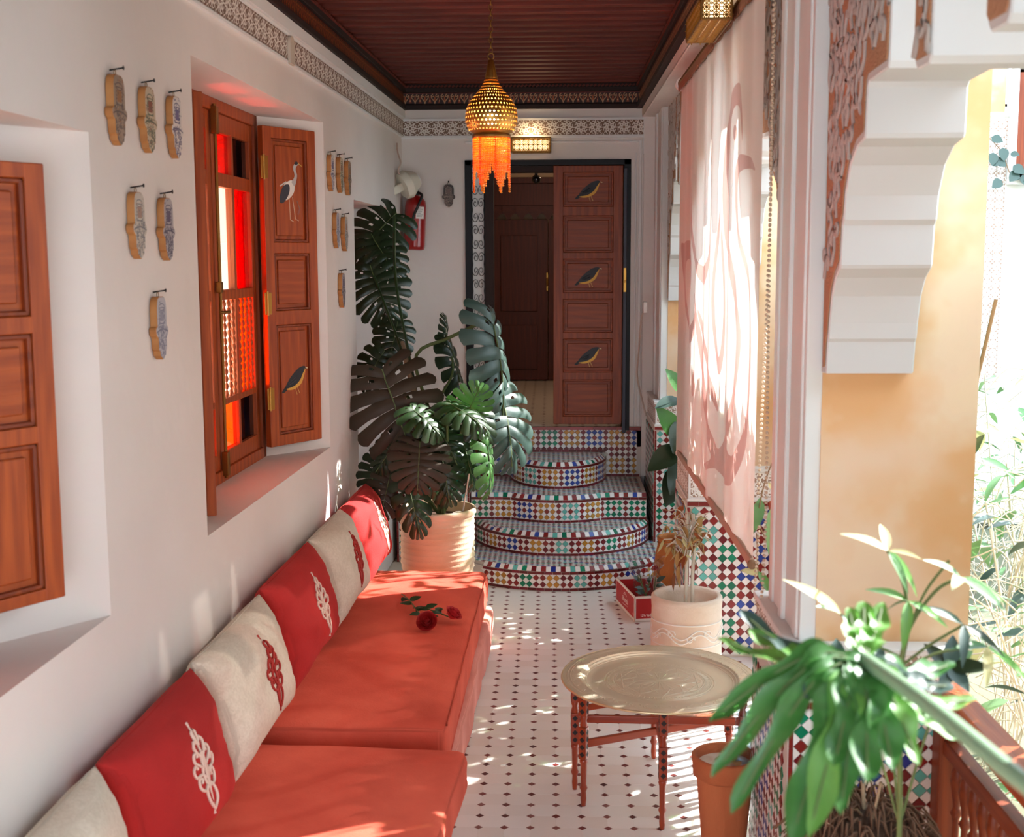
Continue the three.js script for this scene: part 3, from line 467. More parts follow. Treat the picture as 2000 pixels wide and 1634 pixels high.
// ------------------------------------------------------------ ceiling: planks carried by close joists, painted cornice boards
const floral = canvasTex(512, 128, (g, w, h) => {
  g.fillStyle = '#2a0d0a'; g.fillRect(0, 0, w, h);
  for (let i = 0; i < 4; i++) { const x = i * 128 + 64; g.strokeStyle = '#b98a62'; g.lineWidth = 11; for (const s of [-1, 1]) { g.beginPath(); g.moveTo(x, 118); g.bezierCurveTo(x + s * 8, 60, x + s * 58, 70, x + s * 44, 20); g.stroke(); g.beginPath(); g.arc(x + s * 26, 28, 13, 0, 5); g.stroke(); } g.fillStyle = '#a8552a'; g.beginPath(); g.ellipse(x, 62, 9, 30, 0, 0, 7); g.fill(); g.fillStyle = '#8a3a1c'; g.beginPath(); g.moveTo(x + 64, 20); g.lineTo(x + 84, 110); g.lineTo(x + 44, 110); g.fill(); g.fillStyle = '#c9a070'; g.beginPath(); g.arc(x + 64, 84, 9, 0, 7); g.fill(); }
  g.fillStyle = '#6e1c14'; g.fillRect(0, 0, w, 7); g.fillRect(0, h - 6, w, 6);
});
M.floral = std({ color: '#ffffff', map: floral, roughness: .55 });
M.floralGold = std({ color: '#d89a5a', map: floral, roughness: .5 });
{
  const c = structure('ceiling', 'dark red-brown timber ceiling of close joists under planks');
  mesh('plank_deck', woodUV(box(-1.75, 1.32, 3.51, 3.62, 1.7, -9.6), 0), M.woodBlack, c);
  for (let i = 0; i < 63; i++) { const z = -9.22 + i * .17; if (z > 1.5) break; mesh('joist', woodUV(rbox(-1.36 - .032 * z * 0, .70, 3.405, 3.515, z - .032, z + .032, .004), 0), M.woodCeil, c); }
  const cor = (name, pos, ry, len, mat, edge) => {
    const g = structure(name, edge); g.position.set(...pos); g.rotation.y = ry;
    mesh('lower_moulding', woodUV(merge([rbox(-len / 2, len / 2, 3.228, 3.262, 0, .03), rbox(-len / 2, len / 2, 3.25, 3.27, 0, .02)]), 0), M.woodBlack, g);
    const p = new THREE.PlaneGeometry(len, .085); { const uv = p.attributes.uv; for (let i = 0; i < uv.count; i++) uv.setX(i, uv.getX(i) * len / .29); }
    mesh('painted_board', p.translate(0, 3.305, .012), mat, g); mesh('backing', box(-len / 2, len / 2, 3.23, 3.51, -.02, .01), M.woodBlack, g);
    mesh('upper_moulding', woodUV(merge([rbox(-len / 2, len / 2, 3.35, 3.385, 0, .03)]), 0), M.woodBlack, g);
    const rope = []; for (let x = -len / 2; x < len / 2; x += .028) rope.push(moved(new THREE.BoxGeometry(.022, .012, .016), x, 3.392, .03, 0, 0, .6));
    mesh('rope_moulding', merge(rope), M.woodCeil, g);
  };
  cor('cornice_back', [-.2, 0, -9.315], 0, 1.8, M.floral, 'painted wooden cornice along the end wall');
  { const p = onWall(3.9, 0, .012); cor('cornice_left', p, WRY + PI / 2, 11, M.floralGold, 'painted wooden cornice along the left wall'); }
  cor('cornice_right', [.665, 0, -3.9], -PI / 2, 11, M.floral, 'painted wooden cornice along the right side');
}
// wall behind the camera closes the corridor
{ const r = mesh('wall_rear', bbox(-1.9, 1.32, 2.75, 3.62, 1.6, 1.75), M.plaster); r.userData.kind = 'structure'; r.userData.label = 'plaster header over the open end of the gallery behind the camera'; }
// ------------------------------------------------------------ arcade on the right: pillars, lambrequin arches, lintel
function pillar(label, zf, zb, dadoH, bandH, opt = {}) {
  const zc = -(zf + zb) / 2, hz = (zb - zf) / 2, g = structure('pillar', label, null, [1.0, 0, zc]);
  mesh('shaft', boxUV(box(-.18, .285, .5, 3.2, -hz, hz)), M.ochre, g);
  const pl = [rbox(-.23, -.176, bandH - .02, 3.165, -hz + .005, hz - .005, .006), rbox(-.238, -.22, bandH - .02, 3.165, -hz + .03, -hz + .09, .006), rbox(-.238, -.22, bandH - .02, 3.165, hz - .09, hz - .03, .006), rbox(-.244, -.22, bandH - .02, 3.165, -.03, .03, .008)];
  mesh('pilaster', boxUV(merge(pl)), M.pilaster, g);
  mesh('dado_core', box(-.272, .218, 0, dadoH, -hz - .055, hz + .075), M.grout, g);
  const bx = bbox(-.264, .21, dadoH, bandH, -hz - .05, hz + .07); mesh('carved_band_core', bx, M.white, g);
  const bd = (w, h, x, y, z, ry) => { const p = new THREE.PlaneGeometry(w, h), uv = p.attributes.uv; for (let i = 0; i < uv.count; i++) uv.setXY(i, uv.getX(i) * w / .27, uv.getY(i) * h / .27); return moved(p, x, y, z, 0, ry); };
  const hb = bandH - dadoH - .04, yb = (bandH + dadoH) / 2;
  mesh('carved_band', merge([bd(.45, hb, -.027, yb, hz + .0715, 0), bd(hz * 2 + .1, hb, -.2655, yb, .01, -PI / 2)]), M.band, g);
  mesh('band_ledges', merge([rbox(-.275, .222, bandH - .018, bandH + .004, -hz - .06, hz + .08), rbox(-.272, .22, dadoH - .004, dadoH + .014, -hz - .058, hz + .078)]), M.white, g);
  const d = opt.d ?? .0485; dadoFront(g, -.27, .216, dadoH - .004, hz + .0755, d, opt.pal ?? ['b', 't', 'g', 'b', 't'], opt.off ?? 0, opt.y0 ?? 0);
  dadoSide(g, -hz - .05, hz + .07, dadoH - .01, -.2725, d, opt.pal ?? ['b', 't', 'g', 'o'], -1);
  return g;
}
pillar('nearest ochre plastered pillar with mosaic base behind the leafy foreground plant', 3.74, 4.27, .80, .96, { pal: ['b', 'g', 'b', 't', 'g'], d: .0465 });
pillar('middle pillar with mosaic base standing behind the hanging blind', 6.59, 7.05, .857, 1.03, { pal: ['b', 't', 'g', 'b', 't'], off: 1 });
pillar('farthest pillar beside the stairs with a white carved band above its mosaic base', 8.68, 9.5, .977, 1.146, { pal: ['g', 'o', 't', 'b'], d: .047, off: 1 });
pillar('pillar beside the camera at the near end of the arcade', .9, 1.43, .80, .96);
const inPoly = (x, y, P) => { let c = false; for (let i = 0, j = P.length - 1; i < P.length; j = i++) if ((P[i][1] > y) !== (P[j][1] > y) && x < (P[j][0] - P[i][0]) * (y - P[i][1]) / (P[j][1] - P[i][1]) + P[i][0]) c = !c; return c; };
// a scroll of carved stucco about 1 unit across, lying in the yz plane of the arch face
const spiral = (turns, r0, sx, tail) => { const p = []; for (const t of tail) p.push([...t, 0]); for (let i = 0; i <= 14; i++) { const a = PI + i / 14 * turns * 2 * PI, r = r0 * (1 - i / 14 * .8); p.push([sx * (r0 + Math.cos(a) * r) - sx * 0, Math.sin(a) * r, 0]); } return p; };
const scrolls0 = [spiral(1.2, .26, 1, [[.25, -.75], [.06, -.4]]), spiral(1.1, .26, -1, [[-.2, -.8], [-.08, -.35]]), spiral(.8, .3, 1, [[-.3, -.7], [-.12, -.3]]), [[-.3, .7, 0], [.1, .45, 0], [-.15, .1, 0], [.12, -.25, 0], [-.1, -.7, 0]], [[.3, .6, 0], [.32, .1, 0], [0, -.3, 0], [-.3, .05, 0], [-.25, .6, 0]]];
const scrolls = [...scrolls0, ...scrolls0.map((p) => p.map(([x, y, z]) => [-x, y, z]))];
const scrollGeo = scrolls.map((p) => tube(p, .105, 26, 5));
const petalGeo = (() => { const g = new THREE.SphereGeometry(1, 8, 6); g.scale(.13, .36, .1); return g; })();
function arch(label, z0, z1, dy = 0, sx = 1) {
  const L = z1 - z0, g = structure('arch', label, null, [.82, 0, -z0]), k = L / 2.24;
  const half = [[0, 1.80], [.05, 1.803], [.062, 1.895], [.07, 1.905], [.078, 1.95], [.10, 2.03], [.14, 2.085], [.185, 2.112], [.19, 2.12], [.2, 2.23], [.215, 2.245], [.225, 2.31], [.27, 2.39], [.34, 2.435], [.415, 2.45], [.42, 2.46], [.425, 2.575], [.44, 2.59], [.615, 2.597], [.622, 2.61], [.625, 2.80], [.645, 2.90], [.685, 2.99], [.732, 3.06], [.78, 2.99], [.82, 2.90], [.84, 2.80], [.842, 2.57], [.855, 2.557], [.935, 2.557], [.948, 2.57], [.95, 2.82], [.98, 2.92], [1.04, 3.01], [1.12, 3.09]].map(([p, h]) => [p * k, Math.min(h + dy, 3.13)]);
  const P = [...half, ...half.slice(0, -1).reverse().map(([p, h]) => [L - p, h])], full = [...P, [L, 3.19], [0, 3.19]];
  const body = extrude(poly(full), .25, .004); body.rotateY(PI / 2); mesh('arch_body', boxUV(body), M.arch, g);
  const gp = full.map(([p, h], i) => i >= full.length - 2 ? [p, h - .02] : [Math.min(Math.max(p, .03), L - .03), h + .016]);
  const ground = extrude(poly(gp), .003).rotateY(PI / 2).translate(-.0085, 0, 0); mesh('relief_ground', boxUV(ground), M.reliefGround, g);
  const list = [], cw = .085, ch = .125; let r = 0;
  for (let y = 1.9 + dy; y < 3.16; y += ch * .66, r++) for (let s = .03; s < L - .02; s += cw * .66) {
    const a = s + (r % 2) * cw * .4, w = cw * .52, ok = [[0, 0], [0, -.05], [w * .5, -.03], [-w * .5, -.03], [0, .03]].every(([i, j]) => inPoly(a + i, y + j, gp)); if (!ok) continue;
    const q = scrollGeo[Math.floor(rnd(10))].clone(); moved(q, 0, 0, 0, 0, 0, rnd(-.35, .35), [cw * 1.1, ch * .72, .05]); q.rotateY(PI / 2); q.translate(-.010, y, -a); list.push(q);
    if (rnd() < .8) { const e = petalGeo.clone(); moved(e, 0, 0, 0, 0, 0, rnd(-.8, .8), [cw * .9, ch * .6, .07]); e.rotateY(PI / 2); e.translate(-.009, y + rnd(-.05, .05), -a - rnd(-.04, .04)); list.push(e); }
  }
  if (list.length) mesh('carved_relief', merge(list), M.relief, g);
  return g;
}
arch('nearest lambrequin arch with stepped white corbels and carved stucco face', 1.43, 3.74);
arch('middle lambrequin arch half hidden behind the hanging blind', 4.27, 6.59);
arch('farthest narrower arch beside the stairs with pointed white niches', 7.05, 8.68, .05);
{
  const l = structure('lintel', 'long white plaster beam above the arches');
  mesh('beam', boxUV(merge([rbox(.675, 1.3, 3.165, 3.52, 1.6, -9.4, .01), box(.70, 1.3, 3.5, 3.62, 1.6, -9.6)])), M.plaster, l);
  const r = structure('wall_right', 'short plaster wall joining the end wall and the farthest pillar', null);
  mesh('face', boxUV(merge([box(.69, 1.3, .5, 3.2, -9.3, -9.6), box(.8, 1.32, 0, 3.6, -.25, 1.75)])), M.plaster, r);
}
// ------------------------------------------------------------ wooden railings between the pillars
const baluster = (h) => { const p = [[.016, 0], [.016, .06], [.01, .07], [.017, .10], [.021, .16], [.012, .26], [.01, .3], [.018, .33], [.01, .36]]; return lathe([...p.map(([r, y]) => [r, y * h]), ...p.slice().reverse().map(([r, y]) => [r, (1 - y) * h])], 10); };
const bal = baluster(.56);
function railing(label, z0, z1, x = 1.2) {
  const L = z1 - z0, g = thing('wooden_railing', label, 'railing', [x, 0, -(z0 + z1) / 2]);
  mesh('top_rail', woodUV(merge([rbox(-.045, .045, .815, .865, -L / 2, L / 2, .015, 2), rbox(-.025, .025, .78, .82, -L / 2, L / 2)]), 2), M.wood, g);
  mesh('bottom_rail', woodUV(rbox(-.025, .025, .1, .17, -L / 2, L / 2), 2), M.woodDark, g);
  mesh('middle_rail', woodUV(rbox(-.022, .022, .66, .71, -L / 2, L / 2), 2), M.woodDoor, g);
  for (const s of [-1, 1]) mesh('post', woodUV(rbox(-.035, .035, 0, .82, s * (L / 2 - .035) - .035, s * (L / 2 - .035) + .035), 1), M.woodDoor, g);
  const n = Math.floor((L - .2) / .075); for (let i = 0; i < n; i++) { const m = mesh('baluster', bal, M.woodDoor, g); m.position.set(0, .135, -L / 2 + .1 + (i + .5) * (L - .2) / n); }
  return g;
}
railing('wooden railing with turned balusters at the lower right in front of the patio plants', 1.5, 3.66);
railing('wooden railing under the middle arch behind the hanging blind', 4.36, 6.5);
railing('wooden railing under the farthest arch near the stairs', 7.13, 8.58, 1.24);
// ------------------------------------------------------------ hanging blind with painted calligraphy
{
  const STROKES = [[646,395,631,309,652,217,697,157,758,125,803,130,830,159,844,203,849,253,837,226,824,196,798,173,761,165,732,187,704,229,677,297,696,376,718,428,698,459,668,438], [765,202,782,214,778,231,763,236,751,221,755,206],
    [773,277,817,263,893,277,939,293,962,311,913,300,849,296,801,308,800,347,819,391,863,440,905,487,933,542,952,605,951,679,932,757,896,822,848,881,788,913,715,923,635,913,571,920,490,947,429,941,516,920,569,903,525,873,456,832,379,751,321,645,281,584,259,534,315,583,388,677,474,787,564,854,632,875,689,831,730,781,782,742,814,697,829,645,835,605,805,558,747,500,714,449,734,428,777,479,829,537,864,593,860,652,836,714,795,770,756,818,749,851,803,851,857,820,895,764,922,702,933,635,928,579,909,525,876,478,828,430,783,380,767,330],
    [217,278,216,355,248,420,303,464,369,482,428,476,469,447,484,389,486,338,505,390,497,447,459,493,425,520,380,525,323,508,262,470,222,419,198,354], [622,339,583,382,552,459,534,549,555,627,587,680,628,715,657,689,674,618,672,543,658,459,632,384,625,426,650,501,658,576,646,642,625,676,597,657,573,603,560,537,572,470,605,415],
    [13,415,54,423,121,412,196,421,226,458,225,535,179,616,158,591,189,536,202,484,173,464,117,461,91,498,119,579,172,643,234,628,283,597,312,558,309,608,271,649,222,682,174,663,112,607,54,526], [247,762,295,726,310,786,252,815], [313,570,352,630,450,695,527,756,598,791,635,785,594,758,538,720,478,680,398,627]];
  const ct = canvasTex(1024, 1024, (g, w, h) => {
    g.fillStyle = '#efe6dd'; g.fillRect(0, 0, w, h); g.fillStyle = '#c79a90';
    for (const s of STROKES) { const n = s.length / 2, X = (i) => s[(i % n) * 2] * w / 1000, Y = (i) => s[(i % n) * 2 + 1] * h / 1000; g.beginPath(); g.moveTo((X(0) + X(n - 1)) / 2, (Y(0) + Y(n - 1)) / 2); for (let i = 0; i < n; i++) g.quadraticCurveTo(X(i), Y(i), (X(i) + X(i + 1)) / 2, (Y(i) + Y(i + 1)) / 2); g.fill(); }
  }); ct.wrapS = ct.wrapT = THREE.ClampToEdgeWrapping;
  const L = 2.6, b = thing('hanging_blind', 'long cream fabric blind painted with flowing pink calligraphy between the pillars', 'blind', [.72, 1.06, -5.63]);
  const p = new THREE.PlaneGeometry(L, 2.0, 60, 8), q = p.attributes.position; for (let i = 0; i < q.count; i++) { const x = q.getX(i), t = 1 - (q.getY(i) + 1) / 2; q.setZ(i, .006 * Math.sin(x * 9 + 1) * (.3 + t) + .004 * Math.sin(x * 23)); q.setX(i, x * (1 - .012 * t)); } p.computeVertexNormals();
  p.rotateY(-PI / 2); p.translate(0, 1.0, 0); // faces the corridor; u runs from far to near
  mesh('fabric', p, phys({ color: '#ffffff', map: ct, transmission: .58, transmissionMap: null, thickness: 0, roughness: .95 }), b);
  mesh('roller', moved(new THREE.CylinderGeometry(.026, .026, L + .04, 20), .0, 2.02, 0, PI / 2), M.brassDark, b); mesh('end_cap', moved(new THREE.CylinderGeometry(.036, .036, .05, 20), 0, 2.02, -L / 2 - .03, PI / 2), M.white, b);
  const sc = new THREE.Shape(); sc.moveTo(-L / 2, .03); for (let i = 0; i < 40; i++) { const x = -L / 2 + i * L / 40; sc.quadraticCurveTo(x + L / 80, -.028, x + L / 40, 0); } sc.lineTo(L / 2, .03);
  mesh('scalloped_valance', moved(extrude(sc, .004), -.024, 1.985, 0, 0, PI / 2), std({ color: '#8a5a42', roughness: .7 }), b);
  mesh('bottom_bar', rbox(-.009, .009, -.02, .018, -L / 2 * .99, L / 2 * .99, .005), std({ color: '#b59a88', roughness: .6 }), b); mesh('bar_tip', moved(new THREE.SphereGeometry(.018, 10, 8), 0, -.005, L / 2 * .99), M.twig, b);
  const chain = (name, label, pts) => { const c = new THREE.CatmullRomCurve3(pts.map((v) => V(...v))), n = Math.round(c.getLength() / .017), o = thing(name, label, 'bead chain', pts[0]), l = [], s = new THREE.SphereGeometry(.0058, 6, 5); for (const v of c.getSpacedPoints(n)) l.push(s.clone().translate(v.x - pts[0][0], v.y - pts[0][1], v.z - pts[0][2])); mesh('beads', merge(l), M.beadChain, o); };
  chain('bead_chain', 'thin bead chain running down the near edge of the hanging blind', [[.75, 3.05, -4.30], [.752, 2.2, -4.32], [.75, 1.3, -4.42]]);
  chain('bead_chain', 'thin looped bead chain hanging beside the nearest pillar', [[.735, 3.05, -4.24], [.735, 2.0, -4.21], [.735, 1.15, -4.18], [.733, .93, -4.24], [.732, .95, -4.33], [.735, 1.2, -4.30]]);
}
// ------------------------------------------------------------ patio outside the arches
{
  const g = mesh('ground_patio', bbox(1.28, 9, -.3, -.06, 3, -14), std({ color: '#6d7460', map: floorMap, roughness: .95 })); g.userData.kind = 'structure'; g.userData.label = 'planted ground of the bright patio outside the arches';
  const w = structure('wall_patio', 'bright white far wall of the patio with a tall carved plaster strip', null, [3.5, 0, -10]);
  mesh('wall_face', boxUV(merge([box(-2.2, 4, 0, 3.32, -.3, 0), box(-2.2, .06, 3.3, 4.6, -.3, 0), box(.5, 4, 3.3, 4.6, -.3, 0)])), M.white, w);
  mesh('ochre_upper', boxUV(box(-2.2, .04, 3.26, 4.6, 0, .012)), M.ochre, w);
  const p = new THREE.PlaneGeometry(.145, 2.06), uv = p.attributes.uv; for (let i = 0; i < uv.count; i++) uv.setXY(i, uv.getX(i) * .7, uv.getY(i) * 10); mesh('carved_strip', moved(p, -.005, 2.17, .02), M.band, w);
  mesh('strip_frame', merge([rbox(-.085, .075, 1.1, 3.235, 0, .016), rbox(-.10, -.094, 1.2, 3.2, 0, .02), rbox(-.09, .08, 3.22, 3.24, 0, .03), rbox(-.09, .08, 1.095, 1.115, 0, .03)]), M.white, w);
  const nw = structure('wall_patio_near', 'brown timber-clad side wall of the patio behind the camera', null, [5.0, 0, .35]); mesh('wall_face', boxUV(box(-3.7, 4, -.1, 5.2, 0, .3)), std({ color: '#6a5848', map: woodMap, roughness: .8 }), nw);
  const win = structure('window_4', 'wooden patio window with a white surround at the upper right', null, [3.8, 2.75, -9.99]);
  mesh('surround', merge([rbox(-.225, -.175, 0, 1.7, 0, .06), rbox(-.225, .4, -.05, 0, 0, .08)]), M.white, win); mesh('frame', woodUV(merge([rbox(-.175, -.10, 0, 1.7, -.05, .03), rbox(.1, .16, 0, 1.7, -.05, .03), rbox(-.175, .16, 0, .08, -.05, .03), rbox(-.175, .16, .8, .86, -.05, .03)]), 1), M.woodDoor, win); mesh('pane', rbox(-.1, .1, .08, 1.7, -.03, -.02), G.blue, win);
}
// ------------------------------------------------------------ sofa: platform, two seat mattresses
import { mergeVertices } from 'three/addons/utils/BufferGeometryUtils.js';
function softSlab(w, h, d, r, puff, wav = .004) {
  let g = new THREE.BoxGeometry(w, h, d, Math.ceil(w / .04), 8, Math.ceil(d / .05)); g.deleteAttribute('normal'); g.deleteAttribute('uv'); g = mergeVertices(g, 1e-5);
  const p = g.attributes.position, cl = (x, m) => Math.min(Math.max(x, -m), m);
  for (let i = 0; i < p.count; i++) {
    let x = p.getX(i), y = p.getY(i), z = p.getZ(i); const c = [cl(x, w / 2 - r), cl(y, h / 2 - r), cl(z, d / 2 - r)], v = V(x - c[0], y - c[1], z - c[2]); if (v.length() > 0) v.setLength(r);
    x = c[0] + v.x; y = c[1] + v.y; z = c[2] + v.z; const top = (y / h + .5), n = vnoise(x * 5 + 9, z * 5 + 3, 64) - .5, m = vnoise(z * 9 + 7, y * 14 + 5, 64) - .5;
    if (top > .6) y += puff * (1 - (2 * x / w) ** 2) * (1 - (2 * z / d) ** 4) + wav * n * 2; x += wav * m * 2 * (Math.abs(x) > w / 2 - r ? 1 : 0); z += wav * (vnoise(x * 8, y * 12, 64) - .5) * (Math.abs(z) > d / 2 - r ? 2 : 0); p.setXYZ(i, x, y, z);
  }
  g.computeVertexNormals(); const n2 = clean(g); return boxUV(n2);
}
{
  const base = thing('sofa_base', 'long low pink-red upholstered platform under the two seat mattresses', 'sofa', [-.812, 0, -4.5], -.025); mesh('platform', softSlab(.865, .20, 4.7, .03, 0, .006).translate(0, .1, 0), M.velvetBase, base);
  const f = thing('seat_mattress', 'long red velvet seat mattress with the roses lying on it', 'seat cushion', [-.775, .212, -5.655], -.016); mesh('mattress', softSlab(.815, .19, 2.38, .045, .012).translate(0, .09, 0), M.velvet, f);
  for (const s of [1, -1]) mesh('piping', tube(Array.from({ length: 33 }, (_, i) => [.402, .175 + .003 * Math.sin(i), -1.15 + i * 2.3 / 32]), .0035, 60, 5), M.velvet, f).position.y = s > 0 ? 0 : -.155;
  const n = thing('seat_mattress', 'nearer red velvet seat mattress lying slightly lower and askew', 'seat cushion', [-.785, .212, -3.40], -.06); mesh('mattress', softSlab(.83, .165, 1.9, .045, .010).translate(.015, .075, -.02), M.velvet, n);
}
// ------------------------------------------------------------ cushions with embroidered motifs
function cushion(label, mat, motif, u, seat, len, grp, lean = -.26, hh = .225, out = .15) {
  const a = len / 2, b = hh, T = .105, N = 30, K = 22;
  const S = (p, q, s) => { const e = Math.pow(Math.max(0, 1 - p ** 4), .55) * Math.pow(Math.max(0, 1 - q ** 4), .55); const wr = .005 * Math.sin(p * 17 + q * 6 + u) * Math.abs(q * p) + .004 * Math.sin(q * 20 + u * 3) * p * p + .022 * (vnoise(p * 2.6 + u * 7, q * 2.6 + u * 3, 64) - .5); return [a * p * (1 - .05 * (1 - q * q)), b * q * (1 - .10 * (1 - p * p)) - .012 * p * p, s * (T * e + (e > 0 ? wr * e : 0))]; };
  const pos = [], idx = []; for (const s of [1, -1]) { const o = pos.length / 3; for (let j = 0; j <= K; j++) for (let i = 0; i <= N; i++) { const P = -Math.cos(i / N * PI), Q = -Math.cos(j / K * PI); pos.push(...S(P, Q, s)); } for (let j = 0; j < K; j++) for (let i = 0; i < N; i++) { const c = o + j * (N + 1) + i; s > 0 ? idx.push(c, c + 1, c + N + 2, c, c + N + 2, c + N + 1) : idx.push(c, c + N + 2, c + 1, c, c + N + 1, c + N + 2); } }
  let g = new THREE.BufferGeometry(); g.setAttribute('position', new THREE.Float32BufferAttribute(pos, 3)); g.setIndex(idx); g = mergeVertices(g, 1e-4); g.computeVertexNormals(); g = boxUV(clean(g));
  const t = wallThing('cushion', label, 'cushion', u, seat + b + .0, out, grp); t.rotation.order = 'YXZ'; t.rotation.y = WRY + PI / 2; t.rotation.x = lean;
  mesh('cover', g, mat, t);
  const ST = [[[0, -.13], [.018, -.105], [.022, -.075], [.010, -.052], [0, -.062]], [[.0, -.055], [.028, -.06], [.045, -.04], [.04, -.018], [.026, -.022], [.03, -.036]], [[0, -.03], [.022, -.012], [.05, -.008], [.056, .014], [.042, .024], [.034, .012]], [[0, .0], [.022, .016], [.04, .036], [.036, .056], [.022, .054], [.024, .042]], [[0, .03], [.016, .05], [.028, .075], [.018, .09], [.010, .08]], [[0, .07], [.008, .09], [.013, .11], [.004, .118]], [[.004, -.05], [.014, -.02], [.008, .01], [.004, .05]]];
  const strokes = [[[0, -.145], [0, -.06], [0, .04], [0, .145]]]; for (const q of ST) for (const k of [1, -1]) strokes.push(q.map(([x, y]) => [x * k, y]));
  const mot = strokes.map((q, n) => tube(q.map(([x, y]) => { const P = S((x * 1.25 + .02) / a, y * 1.12 / b, 1); P[2] += .0025; return P; }), n ? .0055 : .0045, 16, 5));
  mesh('embroidered_motif', merge(mot), motif, t);
  const seam = Array.from({ length: 60 }, (_, i) => { const th = i / 60 * 2 * PI, c = Math.cos(th), s = Math.sin(th), k = 1 / Math.max(Math.abs(c), Math.abs(s)); return S(c * k * .998, s * k * .998, 0); }); mesh('seam_piping', tube(seam, .004, 120, 5, true), mat, t);
}
const CG = 'cushions along the wall';
cushion('red cushion at the far end of the sofa next to the big ribbed pot', M.cushionRed, M.motifWhite, 6.72, .415, .735, CG);
cushion('cream cushion with a red motif between two red cushions, farthest of the cream ones', M.linen, M.motifRed, 5.98, .415, .735, CG);
cushion('red cushion with a cream motif in the middle of the row', M.cushionRed, M.motifWhite, 5.17, .415, .84, CG);
cushion('cream cushion with a red motif leaning over the joint of the two mattresses', M.linen, M.motifRed, 4.32, .40, .84, CG);
cushion('red cushion with a cream motif, nearest red one, cut by the picture bottom', M.cushionRed, M.motifWhite, 3.50, .385, .78, CG);
cushion('cream cushion of which only the top corner shows at the bottom edge', M.linen, M.motifRed, 2.74, .385, .72, CG);
// ------------------------------------------------------------ simple leaves
function leafGeo(w = .3, fold = .06, droop = .12, n = 6, pts = 1.3) { // unit length along +y, normal +z
  const pos = [], idx = []; for (let i = 0; i <= n; i++) { const t = i / n, hw = w / 2 * Math.pow(Math.sin(PI * Math.pow(t, .8) * .985 + .01), .8) * (1 - .15 * t), z = -droop * t * t; pos.push(-hw, t, z + fold * hw / (w / 2), 0, t, z, hw, t, z + fold * hw / (w / 2)); }
  for (let i = 0; i < n; i++) { const a = i * 3; idx.push(a, a + 1, a + 4, a, a + 4, a + 3, a + 1, a + 2, a + 5, a + 1, a + 5, a + 4); }
  const g = new THREE.BufferGeometry(); g.setAttribute('position', new THREE.Float32BufferAttribute(pos, 3)); g.setIndex(idx); g.computeVertexNormals(); return g;
}
function place(m, base, tip, normal, wide = 1) {
  const A = V(...base), y = V(...tip).sub(A), L = y.length(); y.normalize(); const z = V(...normal); z.addScaledVector(y, -z.dot(y)).normalize(); const x = y.clone().cross(z);
  m.matrixAutoUpdate = true; m.quaternion.setFromRotationMatrix(new THREE.Matrix4().makeBasis(x, y, z)); m.position.copy(A); m.scale.set(L * wide, L, L); return m;
}
const leafA = leafGeo(.42, .05, .15), leafB = leafGeo(.26, .04, .25), leafC = leafGeo(.55, .06, .1);
// ------------------------------------------------------------ roses
function roseBloom(r) { // cupped petals in rings, the outer ones lower and rolled outwards
  const l = [], layer = [[3, .26, 1.0, .0], [4, .44, .98, .12], [5, .64, .88, .3], [6, .86, .70, .55]];
  layer.forEach(([n, R, H, fl], k) => { for (let i = 0; i < n; i++) {
    const pos = [], idx = [], a0 = i / n * 2 * PI + k * .9, wd = (1.25 + .1 * k) * PI / n, NU = 6, NV = 6;
    for (let v = 0; v <= NV; v++) for (let u = 0; u <= NU; u++) { const t = v / NV, q = u / NU * 2 - 1, a = a0 + q * wd * (.55 + .45 * Math.sin(t * 2.2)), rr = r * (R * (.35 + .65 * Math.sqrt(t)) + fl * .45 * Math.max(0, t - .6) + .05 * (1 - q * q) * t + .02 * u / NU), y = r * (H * t - fl * .5 * Math.max(0, t - .7) - .10 * q * q * t); pos.push(Math.cos(a) * rr, y, Math.sin(a) * rr); }
    for (let v = 0; v < NV; v++) for (let u = 0; u < NU; u++) { const e = v * (NU + 1) + u; idx.push(e, e + NU + 1, e + NU + 2, e, e + NU + 2, e + 1); }
    const g = new THREE.BufferGeometry(); g.setAttribute('position', new THREE.Float32BufferAttribute(pos, 3)); g.setIndex(idx); g.computeVertexNormals(); l.push(g);
  } });
  l.push(new THREE.SphereGeometry(r * .42, 10, 8).translate(0, r * .2, 0)); return merge(l);
}
function rose(label, head, tail, r, mat, tilt) {
  const t = thing('rose', label, 'rose', head), d = V(...tail).sub(V(...head));
  const b = mesh('bloom', roseBloom(r), mat, t); b.rotation.set(...tilt); b.position.set(0, .002, 0);
  mesh('stem', tube([[0, -.004, 0], [d.x * .3, d.y * .3 + .008, d.z * .3 + .01], [d.x * .7, d.y * .7 + .012, d.z * .7], [d.x, d.y, d.z]], .0035, 20, 6), M.stem, t);
  for (let i = 0; i < 7; i++) { const f = .12 + .11 * i, a = i * 2.4, p = [d.x * f, d.y * f + .01, d.z * f]; place(mesh('leaf', leafA, i % 3 ? M.leafMid : M.leafDark, t), p, [p[0] + Math.cos(a) * .065, p[1] + .016 + .01 * Math.sin(i * 3), p[2] + Math.sin(a) * .065], [.1, 1, .3], 1.5); }
}
rose('dark red rose nearer the cushions on the long red mattress', [-.575, .440, -5.64], [-.77, .418, -6.24], .05, M.rose, [.9, 0, .1]);
rose('lighter red rose nearer the mattress edge, facing right', [-.475, .438, -5.76], [-.68, .418, -5.98], .045, M.roseLight, [.5, .4, -.7]);
